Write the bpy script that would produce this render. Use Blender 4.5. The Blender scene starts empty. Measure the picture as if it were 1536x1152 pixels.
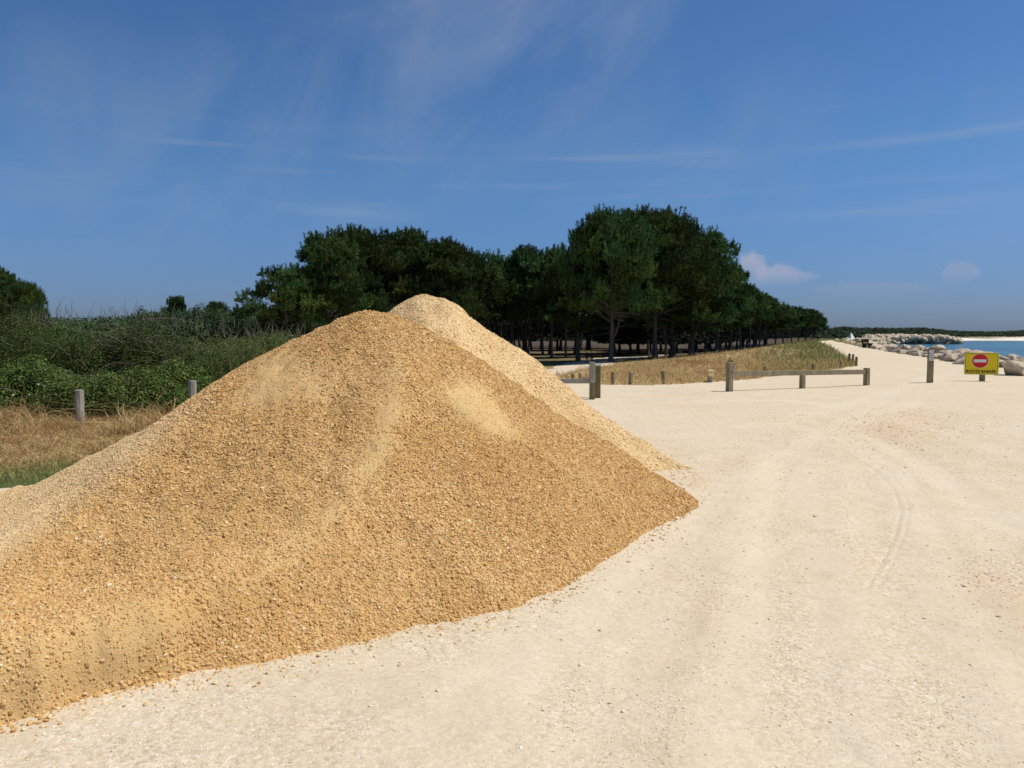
import bpy, bmesh, math, random
import numpy as np
from mathutils import Vector, Matrix, Quaternion
R = math.radians
SC = bpy.context.scene
COL = SC.collection

# ------------------------------------------------------------------ camera
CAMZ, F = 1.65, 1150.0
PITCH = -math.atan(76.0 / F)
cam_d = bpy.data.cameras.new('camera'); cam = bpy.data.objects.new('camera', cam_d); COL.objects.link(cam)
cam_d.sensor_width = 36.0; cam_d.lens = 36.0 * F / 1536.0
cam_d.clip_start = 0.05; cam_d.clip_end = 20000
cam.location = (0, 0, CAMZ); cam.rotation_euler = (R(90) + PITCH, 0, 0)
SC.camera = cam

# ------------------------------------------------------------------ sun and sky
SUN_EL, SUN_AZ = 60.0, 84.0          # azimuth measured from +Y (view) towards +X (right)
svec = Vector((math.sin(R(SUN_AZ)) * math.cos(R(SUN_EL)), math.cos(R(SUN_AZ)) * math.cos(R(SUN_EL)), math.sin(R(SUN_EL))))
sd = bpy.data.lights.new('sun', 'SUN'); sd.energy = 4.8; sd.angle = R(0.55); sd.color = (1.0, 0.95, 0.87)
so = bpy.data.objects.new('sun', sd); COL.objects.link(so)
so.rotation_euler = svec.to_track_quat('Z', 'Y').to_euler(); so.location = (30, 20, 60)
SC.view_settings.view_transform = 'Standard'; SC.view_settings.look = 'None'
SC.view_settings.exposure = 0.0; SC.view_settings.gamma = 1.0
SC.cycles.max_bounces = 6; SC.cycles.diffuse_bounces = 3; SC.cycles.transparent_max_bounces = 8


class NT:
    """small node-tree helper"""
    def __init__(s, nt):
        s.nt = nt; nt.nodes.clear()
    def n(s, t, **kw):
        nd = s.nt.nodes.new(t)
        for k, v in kw.items():
            if k.startswith('i_'):
                nd.inputs[k[2:].replace('_', ' ')].default_value = v
            else:
                setattr(nd, k, v)
        return nd
    def l(s, a, b): s.nt.links.new(a, b)
    def val(s, x, sock):
        if isinstance(x, (int, float)): sock.default_value = x
        elif isinstance(x, (tuple, list)): sock.default_value = tuple(x) + ((1.0,) if len(x) == 3 and sock.type == 'RGBA' else ())
        else: s.l(x, sock)
    def math(s, op, a, b=0.0, c=None, clamp=False):
        nd = s.n('ShaderNodeMath', operation=op, use_clamp=clamp)
        s.val(a, nd.inputs[0]); s.val(b, nd.inputs[1])
        if c is not None: s.val(c, nd.inputs[2])
        return nd.outputs[0]
    def mix(s, f, a, b, mode='MIX'):
        nd = s.n('ShaderNodeMix', data_type='RGBA', blend_type=mode)
        s.val(f, nd.inputs[0]); s.val(a, nd.inputs[6]); s.val(b, nd.inputs[7])
        return nd.outputs[2]
    def ramp(s, f, stops):
        nd = s.n('ShaderNodeValToRGB'); cr = nd.color_ramp
        while len(cr.elements) < len(stops): cr.elements.new(0.5)
        for e, (p, c) in zip(cr.elements, stops):
            e.position = p; e.color = tuple(c) + ((1.0,) if len(c) == 3 else ())
        s.l(f, nd.inputs[0]); return nd.outputs[0]
    def smooth(s, x, a, b):
        nd = s.n('ShaderNodeMapRange', interpolation_type='SMOOTHSTEP')
        s.val(x, nd.inputs[0]); nd.inputs[1].default_value = a; nd.inputs[2].default_value = b
        return nd.outputs[0]
    def noise(s, vec, scale, detail=4.0, rough=0.55, dist=0.0):
        nd = s.n('ShaderNodeTexNoise'); nd.inputs['Scale'].default_value = scale
        nd.inputs['Detail'].default_value = detail; nd.inputs['Roughness'].default_value = rough
        nd.inputs['Distortion'].default_value = dist
        if vec is not None: s.l(vec, nd.inputs['Vector'])
        return nd.outputs[0]
    def mapping(s, vec, scale=(1, 1, 1), rot=(0, 0, 0), loc=(0, 0, 0)):
        nd = s.n('ShaderNodeMapping'); nd.inputs['Scale'].default_value = scale
        nd.inputs['Rotation'].default_value = rot; nd.inputs['Location'].default_value = loc
        s.l(vec, nd.inputs['Vector']); return nd.outputs[0]


world = bpy.data.worlds.new('World'); SC.world = world; world.use_nodes = True
W = NT(world.node_tree)
sky = W.n('ShaderNodeTexSky', sky_type='NISHITA'); sky.sun_disc = False
sky.sun_elevation = R(SUN_EL); sky.sun_rotation = R(SUN_AZ)
sky.air_density = 1.0; sky.dust_density = 0.6; sky.ozone_density = 3.0; sky.altitude = 0
tc = W.n('ShaderNodeTexCoord')
sep = W.n('ShaderNodeSeparateXYZ'); W.l(tc.outputs['Generated'], sep.inputs[0])
X, Y, Z = sep.outputs
AZ = W.math('ARCTAN2', X, Y)                      # azimuth from the view direction
EL = W.math('ARCSINE', Z)
cmb = W.n('ShaderNodeCombineXYZ'); W.l(AZ, cmb.inputs[0]); W.l(EL, cmb.inputs[1])
sphere = cmb.outputs[0]
skyc = W.mix(1.0, sky.outputs[0], (0.42, 0.655, 0.905), 'MULTIPLY')
# deepen the lower sky (a dry, clear coast day)
low = W.smooth(EL, 0.22, 0.0)
skyc = W.mix(low, skyc, W.mix(1.0, skyc, (0.82, 0.72, 0.92), 'MULTIPLY'))
# cirrus veils: a broad streaked fan plus thin level streaks low down
def rotated(ang, sc, loc):
    return W.mapping(W.mapping(sphere, rot=(0, 0, R(ang))), scale=sc, loc=loc)
def soft(az0, el0, ra, re, ang):
    q = W.mapping(sphere, loc=(-az0, -el0, 0)); q = W.mapping(q, rot=(0, 0, R(-ang))); sx = W.n('ShaderNodeSeparateXYZ'); W.l(q, sx.inputs[0])
    a = W.math('DIVIDE', sx.outputs[0], ra); e = W.math('DIVIDE', sx.outputs[1], re)
    return W.smooth(W.math('ADD', W.math('MULTIPLY', a, a), W.math('MULTIPLY', e, e)), 1.0, 0.0)
c1 = W.noise(rotated(-52, (1.7, 2.8, 1), (0.3, 1.1, 0)), 1.7, 7, 0.62, 1.1)
c2 = W.noise(rotated(-35, (2.2, 3.2, 1), (2.3, 4.1, 0)), 1.3, 7, 0.62, 1.0)
reg = W.math('MAXIMUM', soft(-0.10, 0.33, 0.44, 0.17, 36), W.math('MULTIPLY', soft(0.12, 0.38, 0.32, 0.09, 48), 1.0))
reg = W.math('MAXIMUM', reg, W.math('MULTIPLY', soft(-0.40, 0.22, 0.75, 0.16, 8), 0.75))
reg = W.math('MAXIMUM', reg, W.math('MULTIPLY', soft(0.40, 0.20, 0.55, 0.14, -4), 0.55))
ci = W.math('MULTIPLY', W.math('ADD', W.smooth(c1, 0.36, 0.78), W.math('MULTIPLY', W.smooth(c2, 0.40, 0.75), 0.7)), reg)
st = W.noise(W.mapping(sphere, scale=(1.6, 26, 1), rot=(0, 0, R(0.4)), loc=(4.1, 0.7, 0)), 1.5, 5, 0.55, 0.25)
band = W.math('MULTIPLY', W.smooth(EL, 0.11, 0.17), W.smooth(EL, 0.29, 0.20))
st = W.math('MULTIPLY', W.smooth(st, 0.50, 0.80), band)
veil = W.math('ADD', W.math('MULTIPLY', ci, 0.25), W.math('MULTIPLY', st, 0.30), clamp=True)
skyc = W.mix(veil, skyc, (3.6, 4.2, 5.2))
# two small cumulus heads low on the right
def cumulus(az0, el0, ra, re, seed):
    nz = W.noise(W.mapping(sphere, scale=(1, 1, 1), loc=(seed, seed * 1.7, 0)), 42, 8, 0.68)
    nz2 = W.math('MULTIPLY', W.math('SUBTRACT', nz, 0.5), 1.9)
    a = W.math('DIVIDE', W.math('SUBTRACT', AZ, az0), ra)
    e = W.math('DIVIDE', W.math('SUBTRACT', EL, el0), re)
    r = W.math('SQRT', W.math('ADD', W.math('MULTIPLY', a, a), W.math('MULTIPLY', e, e)))
    r = W.math('ADD', r, nz2)
    m = W.smooth(r, 1.06, 0.62)
    return W.math('MULTIPLY', m, W.smooth(e, -0.9, 0.5))
def addc(skyc, m, col, k): return W.mix(W.math('MULTIPLY', m, k), skyc, col)
skyc = addc(skyc, cumulus(0.300, 0.080, 0.019, 0.026, 3.1), (4.8, 4.5, 5.2), 0.55)
skyc = addc(skyc, cumulus(0.333, 0.068, 0.040, 0.018, 5.3), (4.4, 4.3, 5.3), 0.5)
skyc = addc(skyc, cumulus(0.525, 0.066, 0.019, 0.018, 7.7), (4.1, 4.0, 4.9), 0.30)
skyc = addc(skyc, cumulus(0.44, 0.050, 0.07, 0.012, 9.2), (3.6, 3.7, 4.7), 0.18)
bg = W.n('ShaderNodeBackground'); W.l(skyc, bg.inputs[0]); bg.inputs[1].default_value = 0.10
wo = W.n('ShaderNodeOutputWorld'); W.l(bg.outputs[0], wo.inputs[0])

# ------------------------------------------------------------------ helpers
def frame_ray(px, py):
    cx, cy = (px - 768) / F, (576 - py) / F
    return np.array([cx, math.cos(PITCH) - cy * math.sin(PITCH), math.sin(PITCH) + cy * math.cos(PITCH)])
def at_depth(px, py, y):
    d = frame_ray(px, py); d = d / d[1] * y
    return np.array([d[0], y, CAMZ + d[2]])
def on_plane(px, py, z=0.0):
    d = frame_ray(px, py); return d * ((z - CAMZ) / d[2]) + np.array([0, 0, CAMZ])
def xdep(px, y, py=500): return at_depth(px, py, y)[0]

def hash2(ix, iy, s):
    h = (ix.astype(np.int64) * 374761393 + iy.astype(np.int64) * 668265263 + s * 974634533) & 0x7fffffff
    h = ((h ^ (h >> 13)) * 1274126177) & 0x7fffffff
    return ((h ^ (h >> 16)) & 0xffff) / 65535.0
def vnoise(x, y, s=0):
    ix, iy = np.floor(x), np.floor(y); fx, fy = x - ix, y - iy
    fx = fx * fx * (3 - 2 * fx); fy = fy * fy * (3 - 2 * fy)
    a = hash2(ix, iy, s); b = hash2(ix + 1, iy, s); c = hash2(ix, iy + 1, s); d = hash2(ix + 1, iy + 1, s)
    return (a * (1 - fx) + b * fx) * (1 - fy) + (c * (1 - fx) + d * fx) * fy
def fbm(x, y, s=0, o=4):
    t = 0; a = 0.5
    for k in range(o):
        t = t + a * (vnoise(x, y, s + k * 17) - 0.5); x = x * 2.03 + 5.1; y = y * 2.03 + 1.7; a *= 0.5
    return t * 2
def sstep(x, a, b):
    t = np.clip((x - a) / (b - a), 0, 1); return t * t * (3 - 2 * t)

def mesh_np(name, V, Fc, mat=None, parent=None, smooth=False, loc=None):
    """V (n,3), Fc (m,k) constant-size faces, or a list of such arrays -> one mesh object"""
    me = bpy.data.meshes.new(name)
    fl = Fc if isinstance(Fc, list) else [Fc]
    V = np.ascontiguousarray(V, dtype=np.float32)
    me.vertices.add(len(V)); me.vertices.foreach_set('co', V.ravel())
    idx = np.concatenate([np.asarray(f, dtype=np.int32).ravel() for f in fl])
    tot = np.concatenate([np.full(len(f), np.asarray(f).shape[1], dtype=np.int32) for f in fl])
    st = np.concatenate([[0], np.cumsum(tot)[:-1]]).astype(np.int32)
    me.loops.add(len(idx)); me.loops.foreach_set('vertex_index', idx)
    me.polygons.add(len(tot)); me.polygons.foreach_set('loop_start', st)
    me.update(calc_edges=True)
    me.polygons.foreach_set('use_smooth', np.full(len(tot), smooth, dtype=bool))
    if mat is not None: me.materials.append(mat)
    o = bpy.data.objects.new(name, me); COL.objects.link(o)
    if parent is not None: o.parent = parent
    if loc is not None: o.location = loc
    return o
def tag(o, label=None, cat=None, group=None, kind=None):
    if label: o['label'] = label
    if cat: o['category'] = cat
    if group: o['group'] = group
    if kind: o['kind'] = kind
    return o
def empty(name, loc, label, cat, group=None, rz=0.0):
    o = bpy.data.objects.new(name, None); COL.objects.link(o)
    o.location = loc; o.rotation_euler = (0, 0, rz); o.empty_display_size = 0.2
    return tag(o, label, cat, group)
def copy_tree(o, parent=None):
    c = o.copy(); COL.objects.link(c)
    if parent is not None: c.parent = parent
    for ch in o.children: copy_tree(ch, c)
    return c

class MB:
    """collects primitives into one bmesh and links it as one object"""
    def __init__(s): s.bm = bmesh.new()
    def box(s, c, size, rot=None, bev=0.0):
        m = Matrix.Translation(Vector(c))
        if rot is not None: m = m @ (rot.to_4x4() if hasattr(rot, 'to_4x4') else rot)
        r = bmesh.ops.create_cube(s.bm, size=1.0, matrix=m @ Matrix.Diagonal((*size, 1)))
        if bev > 0:
            vs = r['verts']; es = list({e for v in vs for e in v.link_edges})
            bmesh.ops.bevel(s.bm, geom=es, offset=bev, segments=2, affect='EDGES', profile=0.5)
        return s
    def cyl(s, p0, p1, r0, r1=None, seg=14):
        p0, p1 = Vector(p0), Vector(p1); d = p1 - p0; r1 = r0 if r1 is None else r1
        m = Matrix.Translation((p0 + p1) / 2) @ d.to_track_quat('Z', 'Y').to_matrix().to_4x4()
        bmesh.ops.create_cone(s.bm, cap_ends=True, segments=seg, radius1=r0, radius2=r1, depth=d.length, matrix=m)
        return s
    def poly(s, pts, depth=None):
        vs = [s.bm.verts.new(p) for p in pts]; f = s.bm.faces.new(vs)
        if depth is not None:
            r = bmesh.ops.extrude_face_region(s.bm, geom=[f])
            bmesh.ops.translate(s.bm, vec=depth, verts=[v for v in r['geom'] if isinstance(v, bmesh.types.BMVert)])
        return s
    def jitter(s, a, seed=0):
        rr = random.Random(seed)
        for v in s.bm.verts: v.co += Vector((rr.uniform(-a, a), rr.uniform(-a, a), rr.uniform(-a, a)))
        return s
    def build(s, name, mat, parent=None, smooth=False):
        bmesh.ops.recalc_face_normals(s.bm, faces=s.bm.faces[:])
        me = bpy.data.meshes.new(name); s.bm.to_mesh(me); s.bm.free()
        me.materials.append(mat)
        if smooth:
            for p in me.polygons: p.use_smooth = True
        o = bpy.data.objects.new(name, me); COL.objects.link(o)
        if parent is not None: o.parent = parent
        return o

def tubes_np(paths, sides=6):
    """paths: list of (pts (k,3), radii (k,)) -> V, F(quads)"""
    VV, FF, off = [], [], 0
    for pts, rad in paths:
        pts = np.asarray(pts, float); rad = np.asarray(rad, float); k = len(pts)
        tg = np.gradient(pts, axis=0); tg /= np.linalg.norm(tg, axis=1)[:, None] + 1e-9
        ref = np.where(np.abs(tg[:, 2:3]) > 0.9, np.array([[1.0, 0, 0]]), np.array([[0, 0, 1.0]]))
        a = np.cross(tg, ref); a /= np.linalg.norm(a, axis=1)[:, None] + 1e-9
        b = np.cross(tg, a)
        an = np.linspace(0, 2 * np.pi, sides, endpoint=False)
        ring = pts[:, None] + rad[:, None, None] * (np.cos(an)[None, :, None] * a[:, None] + np.sin(an)[None, :, None] * b[:, None])
        VV.append(ring.reshape(-1, 3))
        i = np.arange(k - 1)[:, None] * sides; j = np.arange(sides)[None]; j2 = (j + 1) % sides
        q = np.stack([i + j, i + j2, i + sides + j2, i + sides + j], -1).reshape(-1, 4) + off
        FF.append(q); off += k * sides
    return np.concatenate(VV), np.concatenate(FF)

# ------------------------------------------------------------------ materials
MATS = {}
def material(name, rough=0.8, spec=0.3):
    m = bpy.data.materials.new(name); m.use_nodes = True
    T = NT(m.node_tree)
    b = T.n('ShaderNodeBsdfPrincipled'); o = T.n('ShaderNodeOutputMaterial'); T.l(b.outputs[0], o.inputs[0])
    b.inputs['Roughness'].default_value = rough
    b.inputs['Specular IOR Level'].default_value = spec
    MATS[name] = m
    return m, T, b
def bump(T, b, h, strength=0.5, dist=0.01):
    bp = T.n('ShaderNodeBump'); bp.inputs['Strength'].default_value = strength; bp.inputs['Distance'].default_value = dist
    T.l(h, bp.inputs['Height']); T.l(bp.outputs[0], b.inputs['Normal'])

def leaf_mat(name, stops, trans=0.25, rough=0.75, tint_by_object=True, spec=0.10, patch=None, tint=False):
    m, T, b = material(name, rough, spec)
    g = T.n('ShaderNodeNewGeometry')
    f = g.outputs['Random Per Island']
    c = T.ramp(f, stops)
    if tint_by_object:
        oi = T.n('ShaderNodeObjectInfo')
        hv = T.n('ShaderNodeHueSaturation'); T.l(c, hv.inputs['Color'])
        T.l(T.math('MULTIPLY_ADD', oi.outputs['Random'], 0.45, 0.78), hv.inputs['Value'])
        T.l(T.math('MULTIPLY_ADD', oi.outputs['Random'], 0.03, 0.485), hv.inputs['Hue'])
        c = hv.outputs[0]
    if patch:
        nz = T.noise(g.outputs['Position'], patch[0], 4, 0.6)
        c = T.mix(1.0, c, T.ramp(nz, [(0.34, patch[1]), (0.5, (1, 1, 1)), (0.64, patch[2])]), 'MULTIPLY')
    if tint:
        at_ = T.n('ShaderNodeAttribute', attribute_name='tint')
        c = T.mix(1.0, c, at_.outputs['Color'], 'MULTIPLY')
    T.l(c, b.inputs['Base Color'])
    tr = T.n('ShaderNodeBsdfTranslucent'); T.l(c, tr.inputs[0])
    mx = T.n('ShaderNodeMixShader'); mx.inputs[0].default_value = trans
    T.l(b.outputs[0], mx.inputs[1]); T.l(tr.outputs[0], mx.inputs[2])
    out = [n for n in m.node_tree.nodes if n.type == 'OUTPUT_MATERIAL'][0]
    T.l(mx.outputs[0], out.inputs[0])
    return m
def stone_mat(name, stops, rough=0.9, dust=(0.5, 0.36, 0.2), dustk=0.25):
    m, T, b = material(name, rough, 0.2)
    g = T.n('ShaderNodeNewGeometry')
    c = T.ramp(g.outputs['Random Per Island'], stops)
    nz = T.noise(g.outputs['Position'], 90, 4, 0.6)
    c = T.mix(T.math('MULTIPLY', T.smooth(nz, 0.35, 0.7), dustk), c, dust)
    big = T.noise(g.outputs['Position'], 1.3, 4, 0.6)
    c = T.mix(1.0, c, T.ramp(big, [(0.32, (0.95, 0.91, 0.86)), (0.50, (1, 1, 1)), (0.66, (1.06, 1.08, 1.14))]), 'MULTIPLY')
    c = T.mix(T.math('MULTIPLY', T.n('ShaderNodeAttribute', attribute_name='pale').outputs['Fac'], .62), c, (0.72, 0.55, 0.31))
    T.l(c, b.inputs['Base Color'])
    bump(T, b, T.noise(g.outputs['Position'], 260, 3, 0.6), 0.5, 0.002)
    return m
def wood_mat(name, ca, cb, cc, moss=None):
    m, T, b = material(name, 0.85, 0.2)
    t = T.n('ShaderNodeTexCoord').outputs['Object']
    gr = T.noise(T.mapping(t, scale=(30, 30, 1.6)), 1.3, 5, 0.65, 0.4)
    bl = T.noise(t, 3.5, 4, 0.6)
    c = T.ramp(gr, [(0.28, ca), (0.52, cb), (0.75, cc)])
    c = T.mix(T.math('MULTIPLY', T.smooth(bl, 0.4, 0.7), 0.45), c, ca)
    if moss:
        c = T.mix(T.math('MULTIPLY', T.smooth(T.noise(t, 5, 4, 0.6), 0.42, 0.62), 0.75), c, moss)
    T.l(c, b.inputs['Base Color'])
    bump(T, b, gr, 0.6, 0.006)
    return m
def paint_mat(name, col, rough=0.45, spec=0.4, dirt=0.12):
    m, T, b = material(name, rough, spec)
    t = T.n('ShaderNodeTexCoord').outputs['Object']
    c = T.mix(T.math('MULTIPLY', T.smooth(T.noise(t, 6, 5, 0.65), 0.5, 0.8), dirt), col, (0.30, 0.25, 0.17))
    T.l(c, b.inputs['Base Color'])
    return m

M_STONE = stone_mat('tan_stone', [(0.0, (0.45, 0.250, 0.082)), (0.35, (0.56, 0.335, 0.122)), (0.75, (0.62, 0.395, 0.162)), (0.96, (0.67, 0.470, 0.230)), (1.0, (0.74, 0.62, 0.43))], dust=(0.60, 0.385, 0.155))
M_STONE_PALE = stone_mat('pale_stone', [(0.0, (0.61, 0.41, 0.18)), (0.45, (0.70, 0.50, 0.25)), (0.9, (0.75, 0.565, 0.31)), (1.0, (0.78, 0.65, 0.44))], dust=(0.72, 0.53, 0.285))
M_PEBBLE = stone_mat('ground_pebble', [(0.0, (0.50, 0.38, 0.245)), (0.08, (0.64, 0.52, 0.36)), (0.8, (0.72, 0.615, 0.455)), (1.0, (0.79, 0.72, 0.59))], dust=(0.68, 0.565, 0.40), dustk=0.5)
M_PEBBLE_TAN = stone_mat('spilled_pebble', [(0.0, (0.50, 0.35, 0.19)), (0.4, (0.63, 0.47, 0.27)), (0.85, (0.70, 0.55, 0.35)), (1.0, (0.76, 0.66, 0.50))], dust=(0.66, 0.53, 0.35), dustk=0.4)
def sand_mat(name, ca, cb, cc):
    m, T, b = material(name, 0.95, 0.1)
    g = T.n('ShaderNodeNewGeometry').outputs['Position']
    big = T.noise(g, 2.2, 4, 0.6); fine = T.noise(g, 120, 4, 0.65); mid = T.noise(g, 22, 4, 0.6)
    c = T.ramp(T.math('MULTIPLY_ADD', fine, 0.55, T.math('MULTIPLY', big, 0.45)), [(0.32, ca), (0.5, cb), (0.68, cc)])
    c = T.mix(T.math('MULTIPLY', T.n('ShaderNodeAttribute', attribute_name='fines').outputs['Fac'], .7), c, (0.68, 0.47, 0.215))
    c = T.mix(T.math('MULTIPLY', T.n('ShaderNodeAttribute', attribute_name='pale').outputs['Fac'], .8), c, (0.74, 0.58, 0.35))
    zone = T.noise(g, 1.3, 4, 0.6)
    c = T.mix(1.0, c, T.ramp(zone, [(0.32, (0.95, 0.91, 0.86)), (0.50, (1, 1, 1)), (0.66, (1.05, 1.06, 1.10))]), 'MULTIPLY')
    T.l(c, b.inputs['Base Color'])
    bump(T, b, T.math('ADD', T.math('MULTIPLY', mid, 1.2), fine), 0.75, 0.012)
    return m
M_SAND = sand_mat('gravel_fines', (0.47, 0.275, 0.095), (0.59, 0.375, 0.150), (0.66, 0.445, 0.20))
M_SAND_PALE = sand_mat('pale_gravel_fines', (0.58, 0.395, 0.18), (0.69, 0.495, 0.25), (0.735, 0.555, 0.31))

PINE_STOPS = [(0.0, (0.022, 0.054, 0.018)), (0.4, (0.043, 0.092, 0.026)), (0.8, (0.076, 0.140, 0.035)), (0.95, (0.115, 0.165, 0.042)), (1.0, (0.18, 0.10, 0.04))]
M_PINE = leaf_mat('pine_needles', PINE_STOPS, 0.18, tint=True)
M_BARK = wood_mat('pine_bark', (0.06, 0.050, 0.042), (0.12, 0.102, 0.085), (0.22, 0.192, 0.165))
M_FARLEAF = leaf_mat('distant_leaves', [(0, (0.022, 0.040, 0.022)), (0.6, (0.036, 0.058, 0.028)), (1, (0.062, 0.072, 0.034))], 0.1)
M_UNDER = leaf_mat('understorey_shade_leaves', [(0, (0.010, 0.016, 0.008)), (0.7, (0.018, 0.027, 0.012)), (1, (0.034, 0.036, 0.018))], 0.05)  # leaf colour blackened to stand for the deep shade between trunks
M_BUSHFAR = leaf_mat('inland_leaves', [(0, (0.024, 0.048, 0.018)), (0.6, (0.042, 0.076, 0.026)), (1, (0.075, 0.105, 0.040))], 0.15)
M_BRAMBLE = leaf_mat('bramble_leaves', [(0, (0.042, 0.075, 0.016)), (0.5, (0.082, 0.130, 0.026)), (0.85, (0.14, 0.19, 0.042)), (1, (0.28, 0.24, 0.08))], 0.25, 0.5)
M_THICKET = leaf_mat('blackthorn_leaves', [(0, (0.034, 0.064, 0.013)), (0.5, (0.064, 0.106, 0.022)), (0.88, (0.105, 0.150, 0.034)), (1, (0.17, 0.15, 0.06))], 0.2, 0.55)
M_WEED = leaf_mat('weed_leaves', [(0, (0.065, 0.105, 0.028)), (0.5, (0.12, 0.165, 0.045)), (0.88, (0.20, 0.225, 0.08)), (1, (0.36, 0.27, 0.15))], 0.25, 0.6)
M_GRASS = leaf_mat('dry_grass_blades', [(0, (0.30, 0.185, 0.08)), (0.4, (0.50, 0.345, 0.155)), (0.8, (0.66, 0.49, 0.25)), (1, (0.38, 0.34, 0.12))], 0.3, 0.6, False, patch=(1.1, (0.70, 0.58, 0.48), (1.05, 1.02, 1.0)))
M_DUNE = leaf_mat('dune_grass_blades', [(0, (0.44, 0.25, 0.12)), (0.35, (0.64, 0.44, 0.20)), (0.75, (0.76, 0.58, 0.30)), (0.92, (0.52, 0.42, 0.17)), (1, (0.28, 0.30, 0.10))], 0.3, 0.6, False, patch=(0.35, (0.76, 0.58, 0.50), (1.04, 1.04, 1.04)))
M_GREEN = leaf_mat('green_grass_blades', [(0, (0.10, 0.145, 0.04)), (0.6, (0.19, 0.24, 0.07)), (1, (0.40, 0.37, 0.14))], 0.3, 0.6, False)
M_TWIG = wood_mat('dead_twigs', (0.09, 0.075, 0.055), (0.16, 0.135, 0.10), (0.28, 0.245, 0.185))
M_POST = wood_mat('weathered_wood', (0.14, 0.115, 0.070), (0.29, 0.245, 0.155), (0.44, 0.385, 0.265))
M_POST_GREY = wood_mat('grey_weathered_wood', (0.22, 0.205, 0.16), (0.38, 0.36, 0.29), (0.52, 0.50, 0.42))
M_POST_MOSS = wood_mat('mossy_wood', (0.12, 0.095, 0.055), (0.24, 0.195, 0.115), (0.34, 0.285, 0.18), moss=(0.13, 0.16, 0.03))
M_POST_FENCE = wood_mat('silvery_wood', (0.20, 0.175, 0.145), (0.36, 0.325, 0.275), (0.52, 0.48, 0.42))
M_DARK = paint_mat('dark_slot', (0.03, 0.026, 0.022), 0.8, 0.2)
M_BENCH = paint_mat('dark_bench_wood', (0.055, 0.045, 0.036), 0.7, 0.2)
M_BOLT = paint_mat('galvanised_steel', (0.45, 0.45, 0.46), 0.4, 0.5)
M_YEL = paint_mat('sign_yellow', (0.80, 0.62, 0.004), 0.40, 0.4, 0.06)
M_YELPALE = paint_mat('sign_edge_yellow', (0.86, 0.74, 0.13), 0.45, 0.4, 0.05)
M_RED = paint_mat('sign_red', (0.62, 0.006, 0.014), 0.40, 0.4, 0.05)
M_WHITE = paint_mat('white_paint', (0.80, 0.80, 0.78), 0.5, 0.4, 0.06)
M_BLACK = paint_mat('sign_black', (0.02, 0.016, 0.012), 0.5, 0.3, 0.0)
M_CREAM = paint_mat('cream_box', (0.92, 0.74, 0.36), 0.6, 0.3, 0.05)
M_TENT = paint_mat('tent_canvas', (0.80, 0.79, 0.75), 0.8, 0.2, 0.05)
M_ROOF = paint_mat('pinkish_roof', (0.46, 0.31, 0.24), 0.8, 0.2, 0.2)
M_PLASTER = paint_mat('pale_plaster', (0.66, 0.62, 0.55), 0.8, 0.2, 0.1)

def rock_mat():
    m, T, b = material('granite_boulder', 0.9, 0.2)
    t = T.n('ShaderNodeTexCoord').outputs['Object']; oi = T.n('ShaderNodeObjectInfo')
    big = T.noise(t, 1.6, 5, 0.6, 0.4); fine = T.noise(t, 14, 5, 0.7)
    c = T.ramp(T.math('MULTIPLY_ADD', fine, 0.5, T.math('MULTIPLY', big, 0.5)), [(0.36, (0.24, 0.18, 0.115)), (0.48, (0.53, 0.425, 0.295)), (0.62, (0.70, 0.60, 0.455))])
    c = T.mix(T.math('MULTIPLY', oi.outputs['Random'], 0.45), c, T.mix(0.5, c, (0.50, 0.34, 0.24)))
    T.l(c, b.inputs['Base Color'])
    bump(T, b, T.math('ADD', big, T.math('MULTIPLY', fine, 0.5)), 0.9, 0.08)
    return m
M_ROCK = rock_mat()

# ------------------------------------------------------------------ terrain
CREST = np.array([(-60, 14), (-25, 20), (-8, 24), (2, 28), (5, 35), (16, 55), (44, 110), (100, 215), (300, 520)], float)
ROCKLINE = np.array([(14.5, 6), (17.0, 14), (19.3, 22), (21.6, 30), (24.6, 42), (30.8, 62), (36.2, 80), (46.5, 110), (62, 150), (85, 200), (112, 245), (132, 272)], float)
ROCKEXT = np.concatenate([ROCKLINE, [[160, 310], [215, 384], [420, 700], [3000, 5200]]])
LOT = np.array([(-30, -20), (-14, 1.0), (-8.2, 5.6), (-5.3, 8.1), (-3.4, 10.2), (-2.6, 14), (-2.4, 19), (-4.0, 24), (-4.4, 27), (-2.0, 29.0), (0.5, 29.5), (1.9, 27.3), (3.2, 24.5), (5.0, 24.7),
                (7.8, 27.0), (10.9, 30.5), (14.6, 35.0), (17.2, 38.6), (19.0, 42.5), (21.6, 49.5), (28.2, 66.7), (38.6, 95.8), (44.4, 114), (58, 150), (80, 200), (86, 204), (62, 150),
                (46.5, 110), (36.2, 80), (30.8, 62), (24.6, 42), (21.6, 30), (19.3, 22), (17.0, 14), (14.5, 6), (12, -20)], float)
TRACK = np.array([(-1.5, 26), (0.6, 34), (2.6, 45), (5.2, 62), (9.0, 88), (15, 108), (30, 128)], float)

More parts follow.
